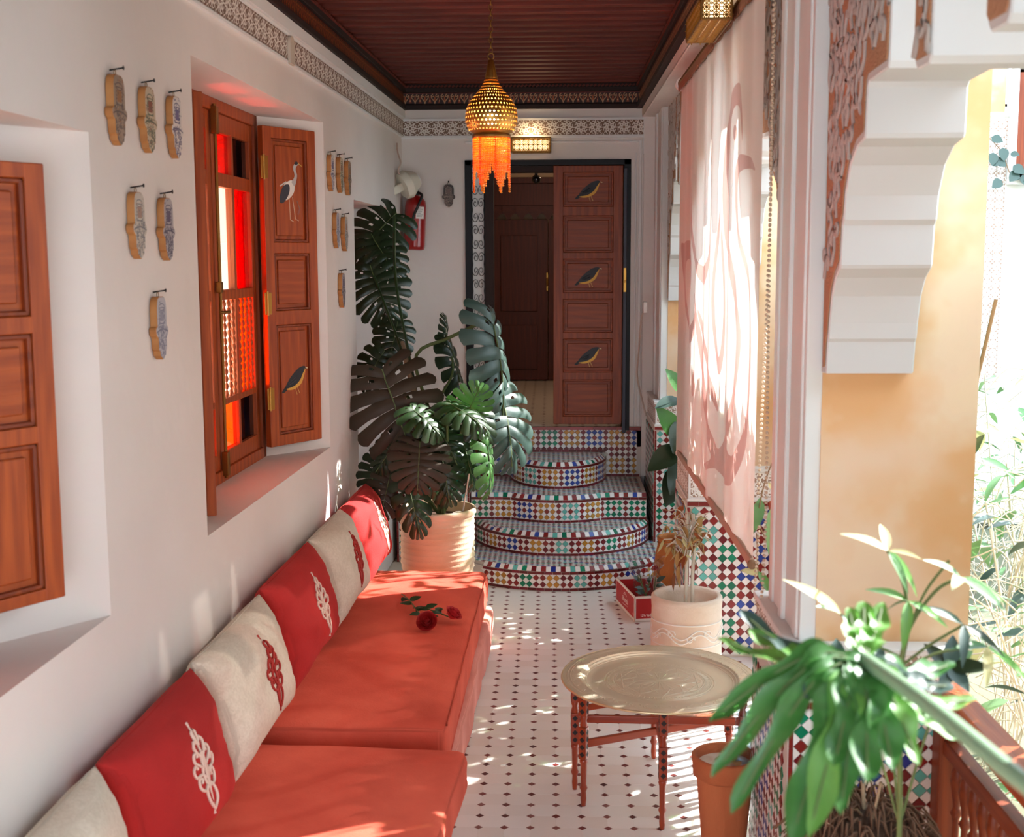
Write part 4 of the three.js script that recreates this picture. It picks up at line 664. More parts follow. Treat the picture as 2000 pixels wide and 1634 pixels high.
// ------------------------------------------------------------ folding stand and brass tray
{
  const st = thing('folding_stand', 'reddish wooden folding stand with turned legs under the brass tray', 'table', [.435, 0, -4.80]), legP = [[0, 0], [.009, 0], [.012, .03], [.010, .06], [.016, .075], [.011, .09], [.013, .17], [.017, .185], [.013, .195], [.0001, .2]];
  const lt = lathe(legP, 10);
  for (const a of [178, 205, 268]) {
    const r = .335, A = a * PI / 180, c = Math.cos(A), s = Math.sin(A), ry = -A;
    for (const k of [1, -1]) {
      const x = c * r * k, z = -s * r * k, parts = [lt.clone(), rbox(-.016, .016, .195, .325, -.016, .016, .003), moved(lathe([[.011, 0], [.016, .012], [.011, .03], [.016, .045], [.011, .055]], 10), 0, .32, 0), rbox(-.016, .016, .37, .475, -.016, .016, .003)];
      const g = mesh('leg', woodUV(merge(parts), 1), M.woodTable, st); g.position.set(x, 0, z); g.rotation.y = -A + (k < 0 ? PI : 0);
      const inl = []; for (const y of [.215, .245, .275, .305, .39, .42, .45]) for (const q of [0, PI / 2, PI, -PI / 2]) { inl.push(moved(extrude(poly([[.011, 0], [.0, .012], [-.011, 0], [0, -.012]]), .0008), Math.sin(q) * .0158, y, Math.cos(q) * .0158, 0, q)); } mesh('dark_inlay', merge(inl), M.ebony, g);
    }
    const hl = [.30, .255, .278][[178, 205, 268].indexOf(a)];
    mesh('rail', woodUV(moved(rbox(-r, r, -.016, .016, -.009, .009), 0, hl, 0, 0, A), 0), M.woodTable, st); mesh('rail', woodUV(moved(rbox(-r, r, -.012, .012, -.008, .008), 0, hl + .145, 0, 0, A), 0), M.woodTable, st);
  }
  const eng = canvasTex(1024, 1024, (g, w) => { g.fillStyle = '#888'; g.fillRect(0, 0, w, w); g.translate(w / 2, w / 2); g.lineWidth = 4; for (const r of [.47, .455, .39, .375, .28, .265, .235, .225]) { g.strokeStyle = '#222'; g.beginPath(); g.arc(0, 0, w * r, 0, 7); g.stroke(); }
    for (let i = 0; i < 36; i++) { g.save(); g.rotate(i * PI / 18); g.strokeStyle = '#2a2a2a'; g.beginPath(); g.arc(0, w * .425, w * .022, 0, 5); g.stroke(); g.beginPath(); g.moveTo(w * .018, w * .41); g.quadraticCurveTo(w * .045, w * .42, w * .03, w * .445); g.stroke(); g.restore(); }
    for (let i = 0; i < 60; i++) { g.save(); g.rotate(i * PI / 30); g.strokeRect(-w * .007, w * .24, w * .014, w * .018); g.restore(); }
    for (let i = 0; i < 12; i++) { g.save(); g.rotate(i * PI / 6); g.beginPath(); g.moveTo(0, 0); g.lineTo(w * .05, w * .11); g.lineTo(0, w * .22); g.lineTo(-w * .05, w * .11); g.closePath(); g.stroke(); g.beginPath(); g.arc(0, w * .16, w * .03, 0, 7); g.stroke(); g.beginPath(); g.moveTo(-w * .11, w * .19); g.lineTo(w * .11, w * .19); g.stroke(); g.restore(); } }, undefined, false);
  eng.wrapS = eng.wrapT = THREE.ClampToEdgeWrapping;
  const R = .385, tp = [[.0001, 0], [.05, 0], [.15, -.001], [.25, -.001], [.285, .001], [.298, .008], [.308, .015], [.315, .017], [.35, .0175], [.378, .017], [R, .014], [R, .010], [.375, .011], [.31, .011], [.296, .003], [.28, -.006], [.15, -.007], [.0001, -.007]], tg = lathe(tp, 96);
  { const p = tg.attributes.position, uv = tg.attributes.uv; for (let i = 0; i < p.count; i++) uv.setXY(i, p.getX(i) / (2 * R) + .5, p.getZ(i) / (2 * R) + .5); }
  const tr = thing('brass_tray', 'large round engraved brass tray resting on the wooden folding stand', 'tray', [.43, .487, -4.735], 0, undefined); tr.rotation.x = .012;
  mesh('tray_plate', tg, phys({ color: '#f1e6cc', metalness: .8, roughness: .42, bumpMap: eng, bumpScale: .003 }), tr); mesh('rolled_rim', moved(new THREE.TorusGeometry(R - .002, .0045, 8, 96), 0, .0125, 0, PI / 2), phys({ color: '#ead7ac', metalness: .85, roughness: .32 }), tr);
}
// ------------------------------------------------------------ pots, jar, saucer, bottle
{
  const p = thing('ribbed_pot', 'large ribbed terracotta pot of the big plant at the end of the sofa', 'pot', [-.672, 0, -7.24]), pr = [[.0001, 0], [.165, 0]]; for (let i = 0; i <= 17; i++) { const y = .03 + i * .034, r = .17 + .047 * Math.min(1, i / 9); pr.push([r, y], [r + .006, y + .012], [r + .005, y + .02]); } pr.push([.222, .635], [.232, .645], [.232, .668], [.225, .676], [.208, .674], [.204, .63], [.2, .60]);
  mesh('pot_wall', lathe(pr, 56), M.clay, p); mesh('soil', moved(new THREE.CylinderGeometry(.2, .19, .02, 32), 0, .60, 0), M.soil, p);
  const stn = (x, z, r) => mesh('pebble', moved(new THREE.IcosahedronGeometry(r, 2), x, .62, z, 0, 0, 0, [1.3, .6, 1]), M.stone, p); stn(.10, .06, .045); stn(.13, -.02, .04); stn(.05, .12, .035); stn(-.1, .1, .04);
  const sa = thing('saucer', 'terracotta saucer under the white carved pot', 'saucer', [.643, 0, -5.70]); mesh('dish', lathe([[.0001, .008], [.15, .008], [.165, .035], [.178, .037], [.176, .028], [.158, 0], [.0001, 0]], 40), M.clayRed, sa);
  const wp = thing('carved_pot', 'pale clay pot with a white carved wave band holding the dead little tree', 'pot', [.643, .009, -5.70]);
  mesh('pot_wall', lathe([[.0001, 0], [.145, 0], [.155, .02], [.163, .12], [.166, .25], [.166, .36], [.164, .5], [.167, .54], [.166, .556], [.156, .566], [.142, .562], [.138, .54], [.138, .44], [.0001, .44]], 56), M.clayWhite, wp);
  const wave = []; const band = (f, r0) => { const q = []; for (let i = 0; i <= 96; i++) { const a = i / 96 * 2 * PI; q.push([Math.sin(a) * r0, f(a), Math.cos(a) * r0]); } wave.push(tube(q, .0035, 192, 5)); };
  band((a) => .41 + .022 * Math.sin(a * 6), .1655); band((a) => .39 + .022 * Math.sin(a * 6), .166); band(() => .35, .1655); band(() => .455, .1655);
  for (let i = 0; i < 6; i++) for (const f of [0, 1]) { const a0 = i * PI / 3 + f * .5, q = []; for (let k = 0; k <= 16; k++) { const t = k / 16, b = t * 7, rr = .022 * (1 - t * .8), a = a0 + Math.cos(b) * rr / .166; q.push([Math.sin(a) * .1665, .39 + f * .02 + Math.sin(b) * rr, Math.cos(a) * .1665]); } wave.push(tube(q, .003, 32, 5)); }
  mesh('carved_wave_band', merge(wave), M.slip, wp); mesh('soil', moved(new THREE.CylinderGeometry(.138, .138, .01, 32), 0, .45, 0), M.soil, wp);
  const j = thing('clay_jar', 'ochre clay jar standing behind the red box beside the stairs', 'jar', [.785, 0, -7.80]); mesh('jar_body', lathe([[.0001, 0], [.105, 0], [.122, .03], [.122, .12], [.112, .24], [.094, .33], [.09, .345], [.1, .352], [.1, .372], [.088, .376], [.078, .36], [.08, .3], [.0001, .2]], 36), M.clayOchre, j); mesh('rim_groove', moved(new THREE.TorusGeometry(.095, .004, 6, 36), 0, .335, 0, PI / 2), M.clayOchre, j);
  const tp = thing('terracotta_pot', 'plain orange terracotta pot in front of the nearest pillar base', 'pot', [.625, 0, -4.26]); mesh('pot_wall', lathe([[.0001, 0], [.07, 0], [.076, .02], [.1, .30], [.1, .305], [.113, .31], [.116, .35], [.119, .375], [.112, .382], [.1, .378], [.096, .34], [.0001, .33]], 44), M.clayRed, tp); mesh('soil', moved(new THREE.CylinderGeometry(.096, .09, .01, 28), 0, .343, 0), M.clayWhite, tp);
  for (let i = 0; i < 5; i++) place(mesh('dry_leaf', leafC, M.dryLeaf, tp), [rnd(-.05, .05), .35, rnd(-.05, .05)], [rnd(-.08, .08), .375, rnd(-.08, .08)], [0, 1, .2], .8);
  const bt = thing('plastic_bottle', 'clear plastic bottle standing in the terracotta pot beside the nearest pillar', 'bottle', [.69, .35, -4.27]); mesh('bottle_body', lathe([[.0001, 0], [.028, 0], [.03, .01], [.03, .05], [.027, .055], [.03, .06], [.03, .10], [.027, .105], [.03, .11], [.03, .15], [.024, .18], [.012, .205], [.012, .22], [.0001, .22]], 24), M.bottle, bt); mesh('cap', moved(new THREE.CylinderGeometry(.014, .014, .016, 16), 0, .228, 0), M.plastic, bt);
}
// ------------------------------------------------------------ printed box with wrapped flowers
{
  const face = (w, h, long) => canvasTex(w, h, (g) => { g.fillStyle = '#efe6e0'; g.fillRect(0, 0, w, h); g.fillStyle = '#b3161b'; g.fillRect(w * .035, h * .09, w * .93, h * .78); g.fillStyle = '#f3e6e0';
    if (long) { g.font = 'italic bold 66px serif'; g.textAlign = 'center'; g.fillText('Shanda', w * .5, h * .62); g.font = '20px sans-serif'; g.fillText('75cl', w * .92, h * .76); g.strokeStyle = '#f3e6e0'; g.lineWidth = 5; g.beginPath(); g.moveTo(w * .42, h * .34); g.quadraticCurveTo(w * .5, h * .12, w * .58, h * .34); g.quadraticCurveTo(w * .5, h * .26, w * .42, h * .34); g.moveTo(w * .38, h * .72); g.bezierCurveTo(w * .45, h * .8, w * .55, h * .66, w * .63, h * .72); g.stroke(); }
    else { g.font = 'bold 34px sans-serif'; g.fillText('12% Vol', w * .14, h * .8); g.font = '20px sans-serif'; g.fillText('℮', w * .85, h * .42); } });
  const b = thing('wine_box', 'open red cardboard wine box with white lettering at the foot of the stairs', 'box', [.50, 0, -7.15], .19), W = .25, L = .46, H = .155, t = .006, card = std({ color: '#d9c3ae', roughness: .85 }), mf = std({ map: face(512, 256, false), roughness: .55 }), ml = std({ map: face(768, 256, true), roughness: .55 });
  mesh('box_base', rbox(0, W, 0, t, -L, 0, .001), card, b);
  mesh('box_wall', new THREE.BoxGeometry(W, H, t).translate(W / 2, H / 2, -t / 2), [card, card, card, card, mf, card], b); mesh('box_wall', new THREE.BoxGeometry(W, H, t).translate(W / 2, H / 2, -L + t / 2), [card, card, card, card, mf, mf], b);
  mesh('box_wall', new THREE.BoxGeometry(t, H, L).translate(t / 2, H / 2, -L / 2), [card, ml, card, card, card, card], b); mesh('box_wall', new THREE.BoxGeometry(t, H, L).translate(W - t / 2, H / 2, -L / 2), [ml, card, card, card, card, card], b);
  const q = thing('wrapped_bouquet', 'bunch of leaves and red buds in clear crinkled wrapping inside the red box', 'bouquet', [.60, .03, -7.38]);
  for (let i = 0; i < 16; i++) { const a = rnd(6.3), r = rnd(.02, .07), y = rnd(.04, .16); place(mesh('leaf', leafA, i % 3 ? M.leafTeal : M.leafDark, q), [Math.cos(a) * r, y, Math.sin(a) * r], [Math.cos(a) * (r + .05), y + rnd(-.01, .05), Math.sin(a) * (r + .05)], [rnd(-.5, .5), 1, .6], 1.3); }
  for (let i = 0; i < 5; i++) mesh('stem', rod([rnd(-.03, .03), .01, rnd(-.03, .03)], [rnd(-.07, .07), .19, -.1 + rnd(-.05, .08)], .003), M.stem, q);
  for (let i = 0; i < 3; i++) { const m = mesh('bud', roseBloom(.022), M.roseLight, q); m.position.set(-.02 + i * .035, .2 + rnd(.03), -.06 - i * .03); m.rotation.set(rnd(.6), 0, rnd(.6)); }
  const cp = []; for (let j = 0; j < 7; j++) for (let i = 0; i < 18; i++) { const mk = (i, j) => { const a = i / 18 * 2 * PI, t = j / 7, r = (.05 + .06 * t) * (1 + .25 * Math.sin(i * 7.3 + j * 2.1)); return [Math.cos(a) * r * .95 - .01, .03 + t * .25 + .015 * Math.sin(i * 3.1 + j), Math.sin(a) * r * 1.15 - .05 - t * .06]; }; const A = mk(i, j), B = mk((i + 1) % 18, j), C = mk((i + 1) % 18, j + 1), D = mk(i, j + 1); cp.push(...A, ...B, ...C, ...A, ...C, ...D); }
  const cg = new THREE.BufferGeometry(); cg.setAttribute('position', new THREE.Float32BufferAttribute(cp, 3)); cg.computeVertexNormals(); mesh('clear_wrapping', cg, M.cellophane, q);
}
// ------------------------------------------------------------ pierced pendant lamp with orange bead fringe
{
  const l = thing('pendant_lamp', 'pierced brass onion-shaped pendant lamp with a hanging orange bead fringe', 'lamp', [-.255, 2.665, -5.5]);
  const prof = (t) => { const P = [[.078, .012], [.1, .03], [.112, .06], [.1145, .09], [.109, .12], [.094, .15], [.072, .178], [.052, .2], [.037, .222], [.028, .245]]; const f = t * (P.length - 1), i = Math.min(P.length - 2, Math.floor(f)), u = f - i; return [P[i][0] + (P[i + 1][0] - P[i][0]) * u, P[i][1] + (P[i + 1][1] - P[i][1]) * u]; };
  const v = [], NU = 40, NV = 15, pt = (i, j) => { const [r, y] = prof(j / NV), a = i / NU * 2 * PI; return [Math.cos(a) * r, y, Math.sin(a) * r]; };
  for (let j = 0; j < NV; j++) for (let i = 0; i < NU; i++) { const o = (j % 2) * .5, C = [pt(i + o, j), pt(i + o + 1, j), pt(i + o + 1, j + 1), pt(i + o, j + 1)]; if (j < 1) { v.push(...C[0], ...C[2], ...C[1], ...C[0], ...C[3], ...C[2]); continue; } const h = [pt(i + o + .5, j + .22), pt(i + o + .78, j + .5), pt(i + o + .5, j + .78), pt(i + o + .22, j + .5)], T = (a, b, c) => v.push(...a, ...c, ...b); for (let k = 0; k < 4; k++) { const n = (k + 1) % 4; T(C[k], C[n], h[k]); T(C[n], h[n], h[k]); } }
  const gg = new THREE.BufferGeometry(); gg.setAttribute('position', new THREE.Float32BufferAttribute(v, 3)); gg.computeVertexNormals(); mesh('pierced_shade', gg, M.brass, l);
  mesh('neck', lathe([[.028, .243], [.026, .25], [.0275, .253], [.02, .285], [.012, .325], [.0001, .33]], 24), M.brass, l); mesh('collar', lathe([[.078, .014], [.084, .008], [.084, -.004], [.078, -.006], [.074, .0]], 36), M.brassDark, l); mesh('loop', moved(new THREE.TorusGeometry(.013, .003, 6, 16), 0, .342, 0), M.brassDark, l);
  const links = []; for (let i = 0; i < 20; i++) { const g = new THREE.TorusGeometry(.010, .0024, 5, 12); g.scale(.75, 1.35, 1); links.push(moved(g, 0, .366 + i * .0225, 0, 0, (i % 2) * PI / 2)); } mesh('chain', merge(links), M.brassDark, l);
  mesh('bulb', moved(new THREE.SphereGeometry(.03, 20, 14), 0, .085, 0, 0, 0, 0, [1, 1.15, 1]), std({ color: '#fff', emissive: '#fff3dd', emissiveIntensity: 3.2 }), l);
  const pl = new THREE.PointLight(new THREE.Color().setRGB(1, .8, .54), .5); pl.position.set(0, .085, 0); pl.castShadow = true; l.add(pl);
  const NB = 48, sb = new THREE.IcosahedronGeometry(.0052, 0), str = {}; // one geometry for each length
  for (let i = 0; i < NB; i++) { const a = i / NB * 2 * PI, ph = (i % 8) / 8, zig = Math.abs(ph - .5) * 2, n = 12 + Math.round(zig * 12), g = str[n] ??= merge(Array.from({ length: n }, (_, k) => moved(sb.clone(), 0, -.008 - k * .0098, 0, k, k * 2, 0, [1.15, .95, 1.15]))); const m = mesh('bead_strand', g, i % 7 === 3 ? M.beadRed : M.bead, l); m.position.set(Math.cos(a) * .078, 0, Math.sin(a) * .078); }
}
// ------------------------------------------------------------ pierced brass wall lanterns
function lantern(label, pos, ry, w, h, d, faceN, pow) {
  const g = thing('wall_lantern', label, 'lamp', pos, ry), fr = []; for (const x of [-w / 2, w / 2]) for (const y of [0, h]) fr.push(rbox(x - .005, x + .005, y - .005, y + .005, 0, d)); for (const y of [0, h]) for (const z of [0, d]) fr.push(rbox(-w / 2, w / 2, y - .006, y + .006, z - .005, z + .005)); for (const x of [-w / 2, w / 2]) for (const z of [0, d]) fr.push(rbox(x - .006, x + .006, 0, h, z - .005, z + .005));
  mesh('brass_frame', merge(fr), M.brassDark, g);
  const grid = (W, H) => { const l = [], c = .034, nx = Math.max(2, Math.round(W / c)), ny = Math.max(2, Math.round(H / c)), sx = W / nx, sy = H / ny; for (let j = 0; j < ny; j++) for (let i = 0; i < nx; i++) { const x = -W / 2 + (i + .5) * sx, y = (j + .5) * sy; l.push(new THREE.TorusGeometry(Math.min(sx, sy) * .42, .0022, 4, 10).translate(x, y, 0), new THREE.TorusGeometry(Math.min(sx, sy) * .16, .0025, 4, 8).translate(x, y, 0)); for (let k = 0; k < 4; k++) l.push(moved(new THREE.BoxGeometry(sx * 1.42, .0035, .002), x, y, 0, 0, 0, k * PI / 4)); } return merge(l); };
  mesh('pierced_panel', grid(w - .01, h).translate(0, 0, d), M.brass, g); mesh('pierced_panel', moved(grid(w - .01, d), 0, .0, 0, PI / 2), M.brass, g); for (const s of [-1, 1]) mesh('pierced_panel', moved(grid(d, h), s * w / 2, 0, d / 2, 0, PI / 2), M.brass, g); mesh('back_plate', box(-w / 2, w / 2, 0, h, -.004, 0), M.brassDark, g);
  mesh('glowing_diffuser', rbox(-w / 2 + .015, w / 2 - .015, .015, h - .015, .012, d - .014), std({ color: '#fff', emissive: '#ffdfa8', emissiveIntensity: pow[0] }), g);
  const r = new THREE.RectAreaLight(new THREE.Color().setRGB(1, .76, .42), pow[1], w - .03, h - .03); r.position.set(0, h / 2, d - .008); r.lookAt(0, h / 2, d + 1); r.rotation.set(0, PI, 0); g.add(r);
  const p = new THREE.PointLight(new THREE.Color().setRGB(1, .74, .4), pow[2]); p.position.set(0, h + .03, d * .5); p.castShadow = true; g.add(p);
}
lantern('long pierced brass lantern glowing above the doorway', [-.14, 2.915, -9.32], 0, .285, .10, .09, 0, [1.5, 3, .035]);
lantern('pierced brass lantern high on the white beam at the right', [.672, 3.02, -5.02], -PI / 2, .5, .085, .11, 0, [1.5, 2, .05]);
// ------------------------------------------------------------ ceramic hand charms on nails
{
  const hs = new THREE.Shape(); hs.moveTo(-.02, 0); hs.bezierCurveTo(-.05, -.005, -.043, -.05, -.043, -.095); hs.bezierCurveTo(-.055, -.092, -.06, -.105, -.054, -.116); hs.bezierCurveTo(-.05, -.125, -.042, -.122, -.038, -.13); hs.lineTo(-.036, -.165); hs.lineTo(-.027, -.172); hs.lineTo(-.025, -.185); hs.lineTo(-.014, -.19); hs.quadraticCurveTo(0, -.205, .014, -.19); hs.lineTo(.025, -.185); hs.lineTo(.027, -.172); hs.lineTo(.036, -.165); hs.lineTo(.038, -.13); hs.bezierCurveTo(.042, -.122, .05, -.125, .054, -.116); hs.bezierCurveTo(.06, -.105, .055, -.092, .043, -.095); hs.bezierCurveTo(.043, -.05, .05, -.005, .02, 0);
  const geo = extrude(hs, .02, .002, 10); { const p = geo.attributes.position, uv = geo.attributes.uv; for (let i = 0; i < p.count; i++) uv.setXY(i, p.getX(i) / .13 + .5, 1 + p.getY(i) / .21); }
  const face = (bg, ink, acc, s) => { const t = canvasTex(256, 416, (g, w, h) => { g.fillStyle = bg; g.fillRect(0, 0, w, h); let q = s; const r = () => (q = (q * 16807) % 2147483647) / 2147483647; g.strokeStyle = ink; g.lineWidth = 6; for (const y of [.1, .2, .3]) { g.beginPath(); g.ellipse(w / 2, h * y + 20, w * .2, h * .05, 0, 0, 7); g.stroke(); } g.fillStyle = acc; g.fillRect(w * .36, h * .2, w * .28, h * .16); g.strokeRect(w * .3, h * .16, w * .4, h * .24); g.lineWidth = 5; for (let i = 0; i < 90; i++) { const x = w / 2 + (r() - .5) * w * .62, y = h * (.42 + r() * .55); g.beginPath(); g.arc(x, y, 5 + r() * 7, 0, 5); g.stroke(); } for (let i = 0; i < 50; i++) { g.fillStyle = i % 2 ? ink : acc; g.beginPath(); g.arc(w / 2 + (r() - .5) * w * .6, h * r(), 4 + r() * 4, 0, 7); g.fill(); } g.lineWidth = 9; g.beginPath(); g.moveTo(w * .1, h * .53); g.quadraticCurveTo(w / 2, h * .44, w * .9, h * .53); g.stroke(); }); return std({ map: t, roughness: .45 }); };
  const F = [face('#8d7a6a', '#4a3a3a', '#8a5a30', 11), face('#b9a890', '#3e4a38', '#7a3a28', 23), face('#d3ccc8', '#4a4468', '#5a5280', 37), face('#bfb6aa', '#6a6a6e', '#9a7a6a', 51), face('#a8a0a2', '#3a3450', '#4a3a5a', 67), face('#b4b2ba', '#6a6a80', '#8a8a9a', 83)];
  const side = std({ color: '#b9854f', map: clayMap, roughness: .7 }), dark = face('#35251e', '#8a7466', '#6a5046', 5);
  const charm = (label, x, y, z, ry, f, s = 1, grp) => { const g = thing('hamsa_charm', label, 'wall ornament', [x, y, z], ry, grp); mesh('charm_body', geo, [f, f === dark ? dark : side], g).scale.set(s, s, 1); mesh('hanging_loop', moved(new THREE.TorusGeometry(.008, .0014, 5, 14), 0, .008, .011), M.twig, g); mesh('nail', rod([0, .016, -.004], [.002, .022, .036], .0024, .0024, 6), M.iron, g); mesh('nail_head', moved(new THREE.CylinderGeometry(.006, .006, .002, 10), .002, .022, .037, PI / 2), M.iron, g); };
  const N = ['brown hand-shaped ceramic charm nearest the camera in the top row of the near wall group', 'green and brown hand-shaped charm, middle of the near group top row', 'white and violet hand-shaped charm in the top row beside the shuttered window', 'grey patterned hand-shaped charm on the left of the second row of the near group', 'violet and tan hand-shaped charm on the right of the second row of the near group', 'lowest hand-shaped charm of the near group, pale grey-blue, hanging alone'];
  [[3.665, 2.672, 0], [3.922, 2.672, 1], [4.176, 2.675, 2], [3.791, 2.343, 3], [4.053, 2.338, 4], [3.951, 2.022, 5]].forEach(([u, v, f], i) => charm(N[i], ...onWall(u, v, .004), WRY + PI / 2, F[f]));
  const N2 = ['grey-blue hand-shaped charm nearest the shuttered window in the far group top row', 'brownish hand-shaped charm in the middle of the far group top row', 'tan hand-shaped charm at the plant side of the far group top row', 'grey hand-shaped charm on the left of the far group second row', 'tan and brown hand-shaped charm on the right of the far group second row', 'lowest hand-shaped charm of the far group, hanging alone above the plant'];
  [[6.69, 2.69, 2], [6.933, 2.695, 1], [7.16, 2.692, 0], [6.80, 2.39, 5], [7.03, 2.375, 3], [6.92, 2.062, 4]].forEach(([u, v, f], i) => charm(N2[i], ...onWall(u, v, .004), WRY + PI / 2, F[f], .95));
  charm('dark carved hand-shaped charm on the end wall between the fire extinguisher and the doorway', -.752, 2.685, -9.326, 0, dark, .82);
}
// ------------------------------------------------------------ fire extinguisher, emergency light, cable
{
  const e = thing('fire_extinguisher', 'red fire extinguisher with a white label and black hose in the far left corner', 'fire extinguisher', [-1.005, 2.205, -9.225]); e.rotation.z = -.05;
  mesh('cylinder', lathe([[.0001, .008], [.05, 0], [.074, .008], [.078, .03], [.078, .32], [.07, .36], [.04, .392], [.026, .40], [.0001, .402]], 36), M.red, e);
  mesh('valve', merge([moved(new THREE.CylinderGeometry(.018, .022, .05, 14), 0, .42, 0), rbox(-.012, .012, .435, .455, -.01, .08), rbox(-.01, .01, .465, .478, -.01, .09)]), M.black, e); mesh('hose', tube([[.02, .42, .03], [.05, .40, .07], [.03, .33, .085], [-.005, .24, .085], [-.012, .17, .083]], .010, 24, 8), M.black, e); mesh('nozzle', rod([-.012, .175, .083], [-.014, .11, .083], .012, .015), M.black, e); mesh('hose_clip', moved(new THREE.TorusGeometry(.012, .003, 6, 14), -.011, .20, .084, PI / 2), M.chrome, e);
  const lb = canvasTex(128, 192, (g, w, h) => { g.fillStyle = '#ece4de'; g.fillRect(0, 0, w, h); g.fillStyle = '#8a2a2a'; g.fillRect(0, 0, w, 26); g.fillStyle = '#777'; for (let i = 0; i < 9; i++) g.fillRect(12, 40 + i * 15, 60 + (i * 37) % 46, 5); }); lb.wrapS = lb.wrapT = THREE.ClampToEdgeWrapping;
  mesh('paper_label', new THREE.CylinderGeometry(.0787, .0787, .10, 12, 1, true, .15, .85).translate(0, .28, 0), std({ map: lb, roughness: .5, side: THREE.DoubleSide }), e); mesh('wall_bracket', rbox(-.015, .015, .06, .38, -.102, -.07), M.iron, e);
  const l = thing('emergency_light', 'white faceted emergency light tilted out from the far left wall above the extinguisher', 'lamp', [-1.06, 2.66, -9.02], .5); l.rotation.z = .45;
  const hd = new THREE.CylinderGeometry(.062, .105, .075, 8); mesh('lamp_head', moved(hd, .075, .0, .02, 0, 0, -PI / 2), M.plastic, l); mesh('housing', moved(new THREE.CylinderGeometry(.105, .095, .05, 8), .012, 0, .02, 0, 0, -PI / 2), M.plastic, l); mesh('lens_cap', moved(new THREE.CylinderGeometry(.05, .05, .01, 24), .117, 0, .02, 0, 0, -PI / 2), M.white, l); mesh('wall_mount', rbox(-.10, -.0, -.03, .03, -.01, .04, .01), M.plastic, l);
  const c = thing('cable', 'pale cable looping from the emergency light up the far left corner', 'cable', [-1.095, 2.74, -8.98]); mesh('cable_run', tube([[.04, -.02, .0], [.012, .02, .02], [.03, .08, .02], [.008, .16, .0], [.006, .22, .01], [.006, .17, .04]], .006, 30, 6), M.cable, c);
  const s = thing('cable', 'thin grey cable hanging down from a small socket between the doorway and the farthest pillar', 'cable', [.668, 1.03, -9.0]); mesh('cable_run', tube([[.02, .77, .05], [-.005, .70, .02], [-.02, .45, -.05], [-.03, .25, -.05], [.0, .08, .1], [.015, 0, .22]], .006, 40, 6), M.cable, s); mesh('socket_box', rbox(.0, .03, .72, .80, .0, .08, .005), M.white, s);
}
// ------------------------------------------------------------ monstera
function monsteraGeo(n, sd) {
  const pos = [], idx = []; let q = sd; const r_ = () => (q = (q * 16807) % 2147483647) / 2147483647;
  const W = (t) => .46 * Math.pow(Math.sin(PI * Math.pow(Math.min(1, t * .9 + .1), .72)), .7) + .05 * (1 - t);
  for (const s of [1, -1]) for (let i = 0; i < n; i++) {
    const bd = (t) => { const a = -0.75 + t * 1.95, w = W(t) * (1 + .08 * (r_() - .5)); return { m: t * .93, dx: Math.cos(a) * s, dy: Math.sin(a), w }; };
    const b0 = bd(i / n), b1 = bd((i + 1) / n), NR = 8, NQ = 4, o = pos.length / 3, gap = .07 + .08 * r_(), hole = r_() < .6;
    for (let a = 0; a <= NR; a++) for (let c = 0; c <= NQ; c++) {
      const k = c / NQ, rr0 = a / NR, g = rr0 < .4 ? 0 : gap * Math.min(1, (rr0 - .4) / .15), kk = g + k * (1 - 2 * g), rr = rr0 * (1 - .10 * (2 * k - 1) ** 2 * rr0 ** 4), L = (A, B) => A + (B - A) * kk, w = L(b0.w, b1.w);
      const x = L(b0.dx, b1.dx) * w * rr, y = L(b0.m, b1.m) + L(b0.dy, b1.dy) * w * rr + .05 * rr * rr, z = -.16 * rr * rr + .018 * (1 - (2 * k - 1) ** 2) * Math.min(1, rr * 4) - .22 * (y - .25) * Math.abs(y - .25) + .015 * Math.sin(i * 2.1 + s);
      pos.push(x, y, z);
    }
    for (let a = 0; a < NR; a++) for (let c = 0; c < NQ; c++) { if (hole && a === 2 && c === 1) continue; const e = o + a * (NQ + 1) + c, f = e + NQ + 1; s > 0 ? idx.push(e, f, f + 1, e, f + 1, e + 1) : idx.push(e, f + 1, f, e, e + 1, f + 1); }
  }
  const g = new THREE.BufferGeometry(); g.setAttribute('position', new THREE.Float32BufferAttribute(pos, 3)); g.setIndex(idx); g.computeVertexNormals(); return g;
}
const mon = [monsteraGeo(9, 11), monsteraGeo(8, 29), monsteraGeo(7, 53)], monRib = tube(Array.from({ length: 8 }, (_, i) => { const y = i / 7 * .95; return [0, y, .006 - .22 * (y - .25) * Math.abs(y - .25)]; }), .009, 14, 5);
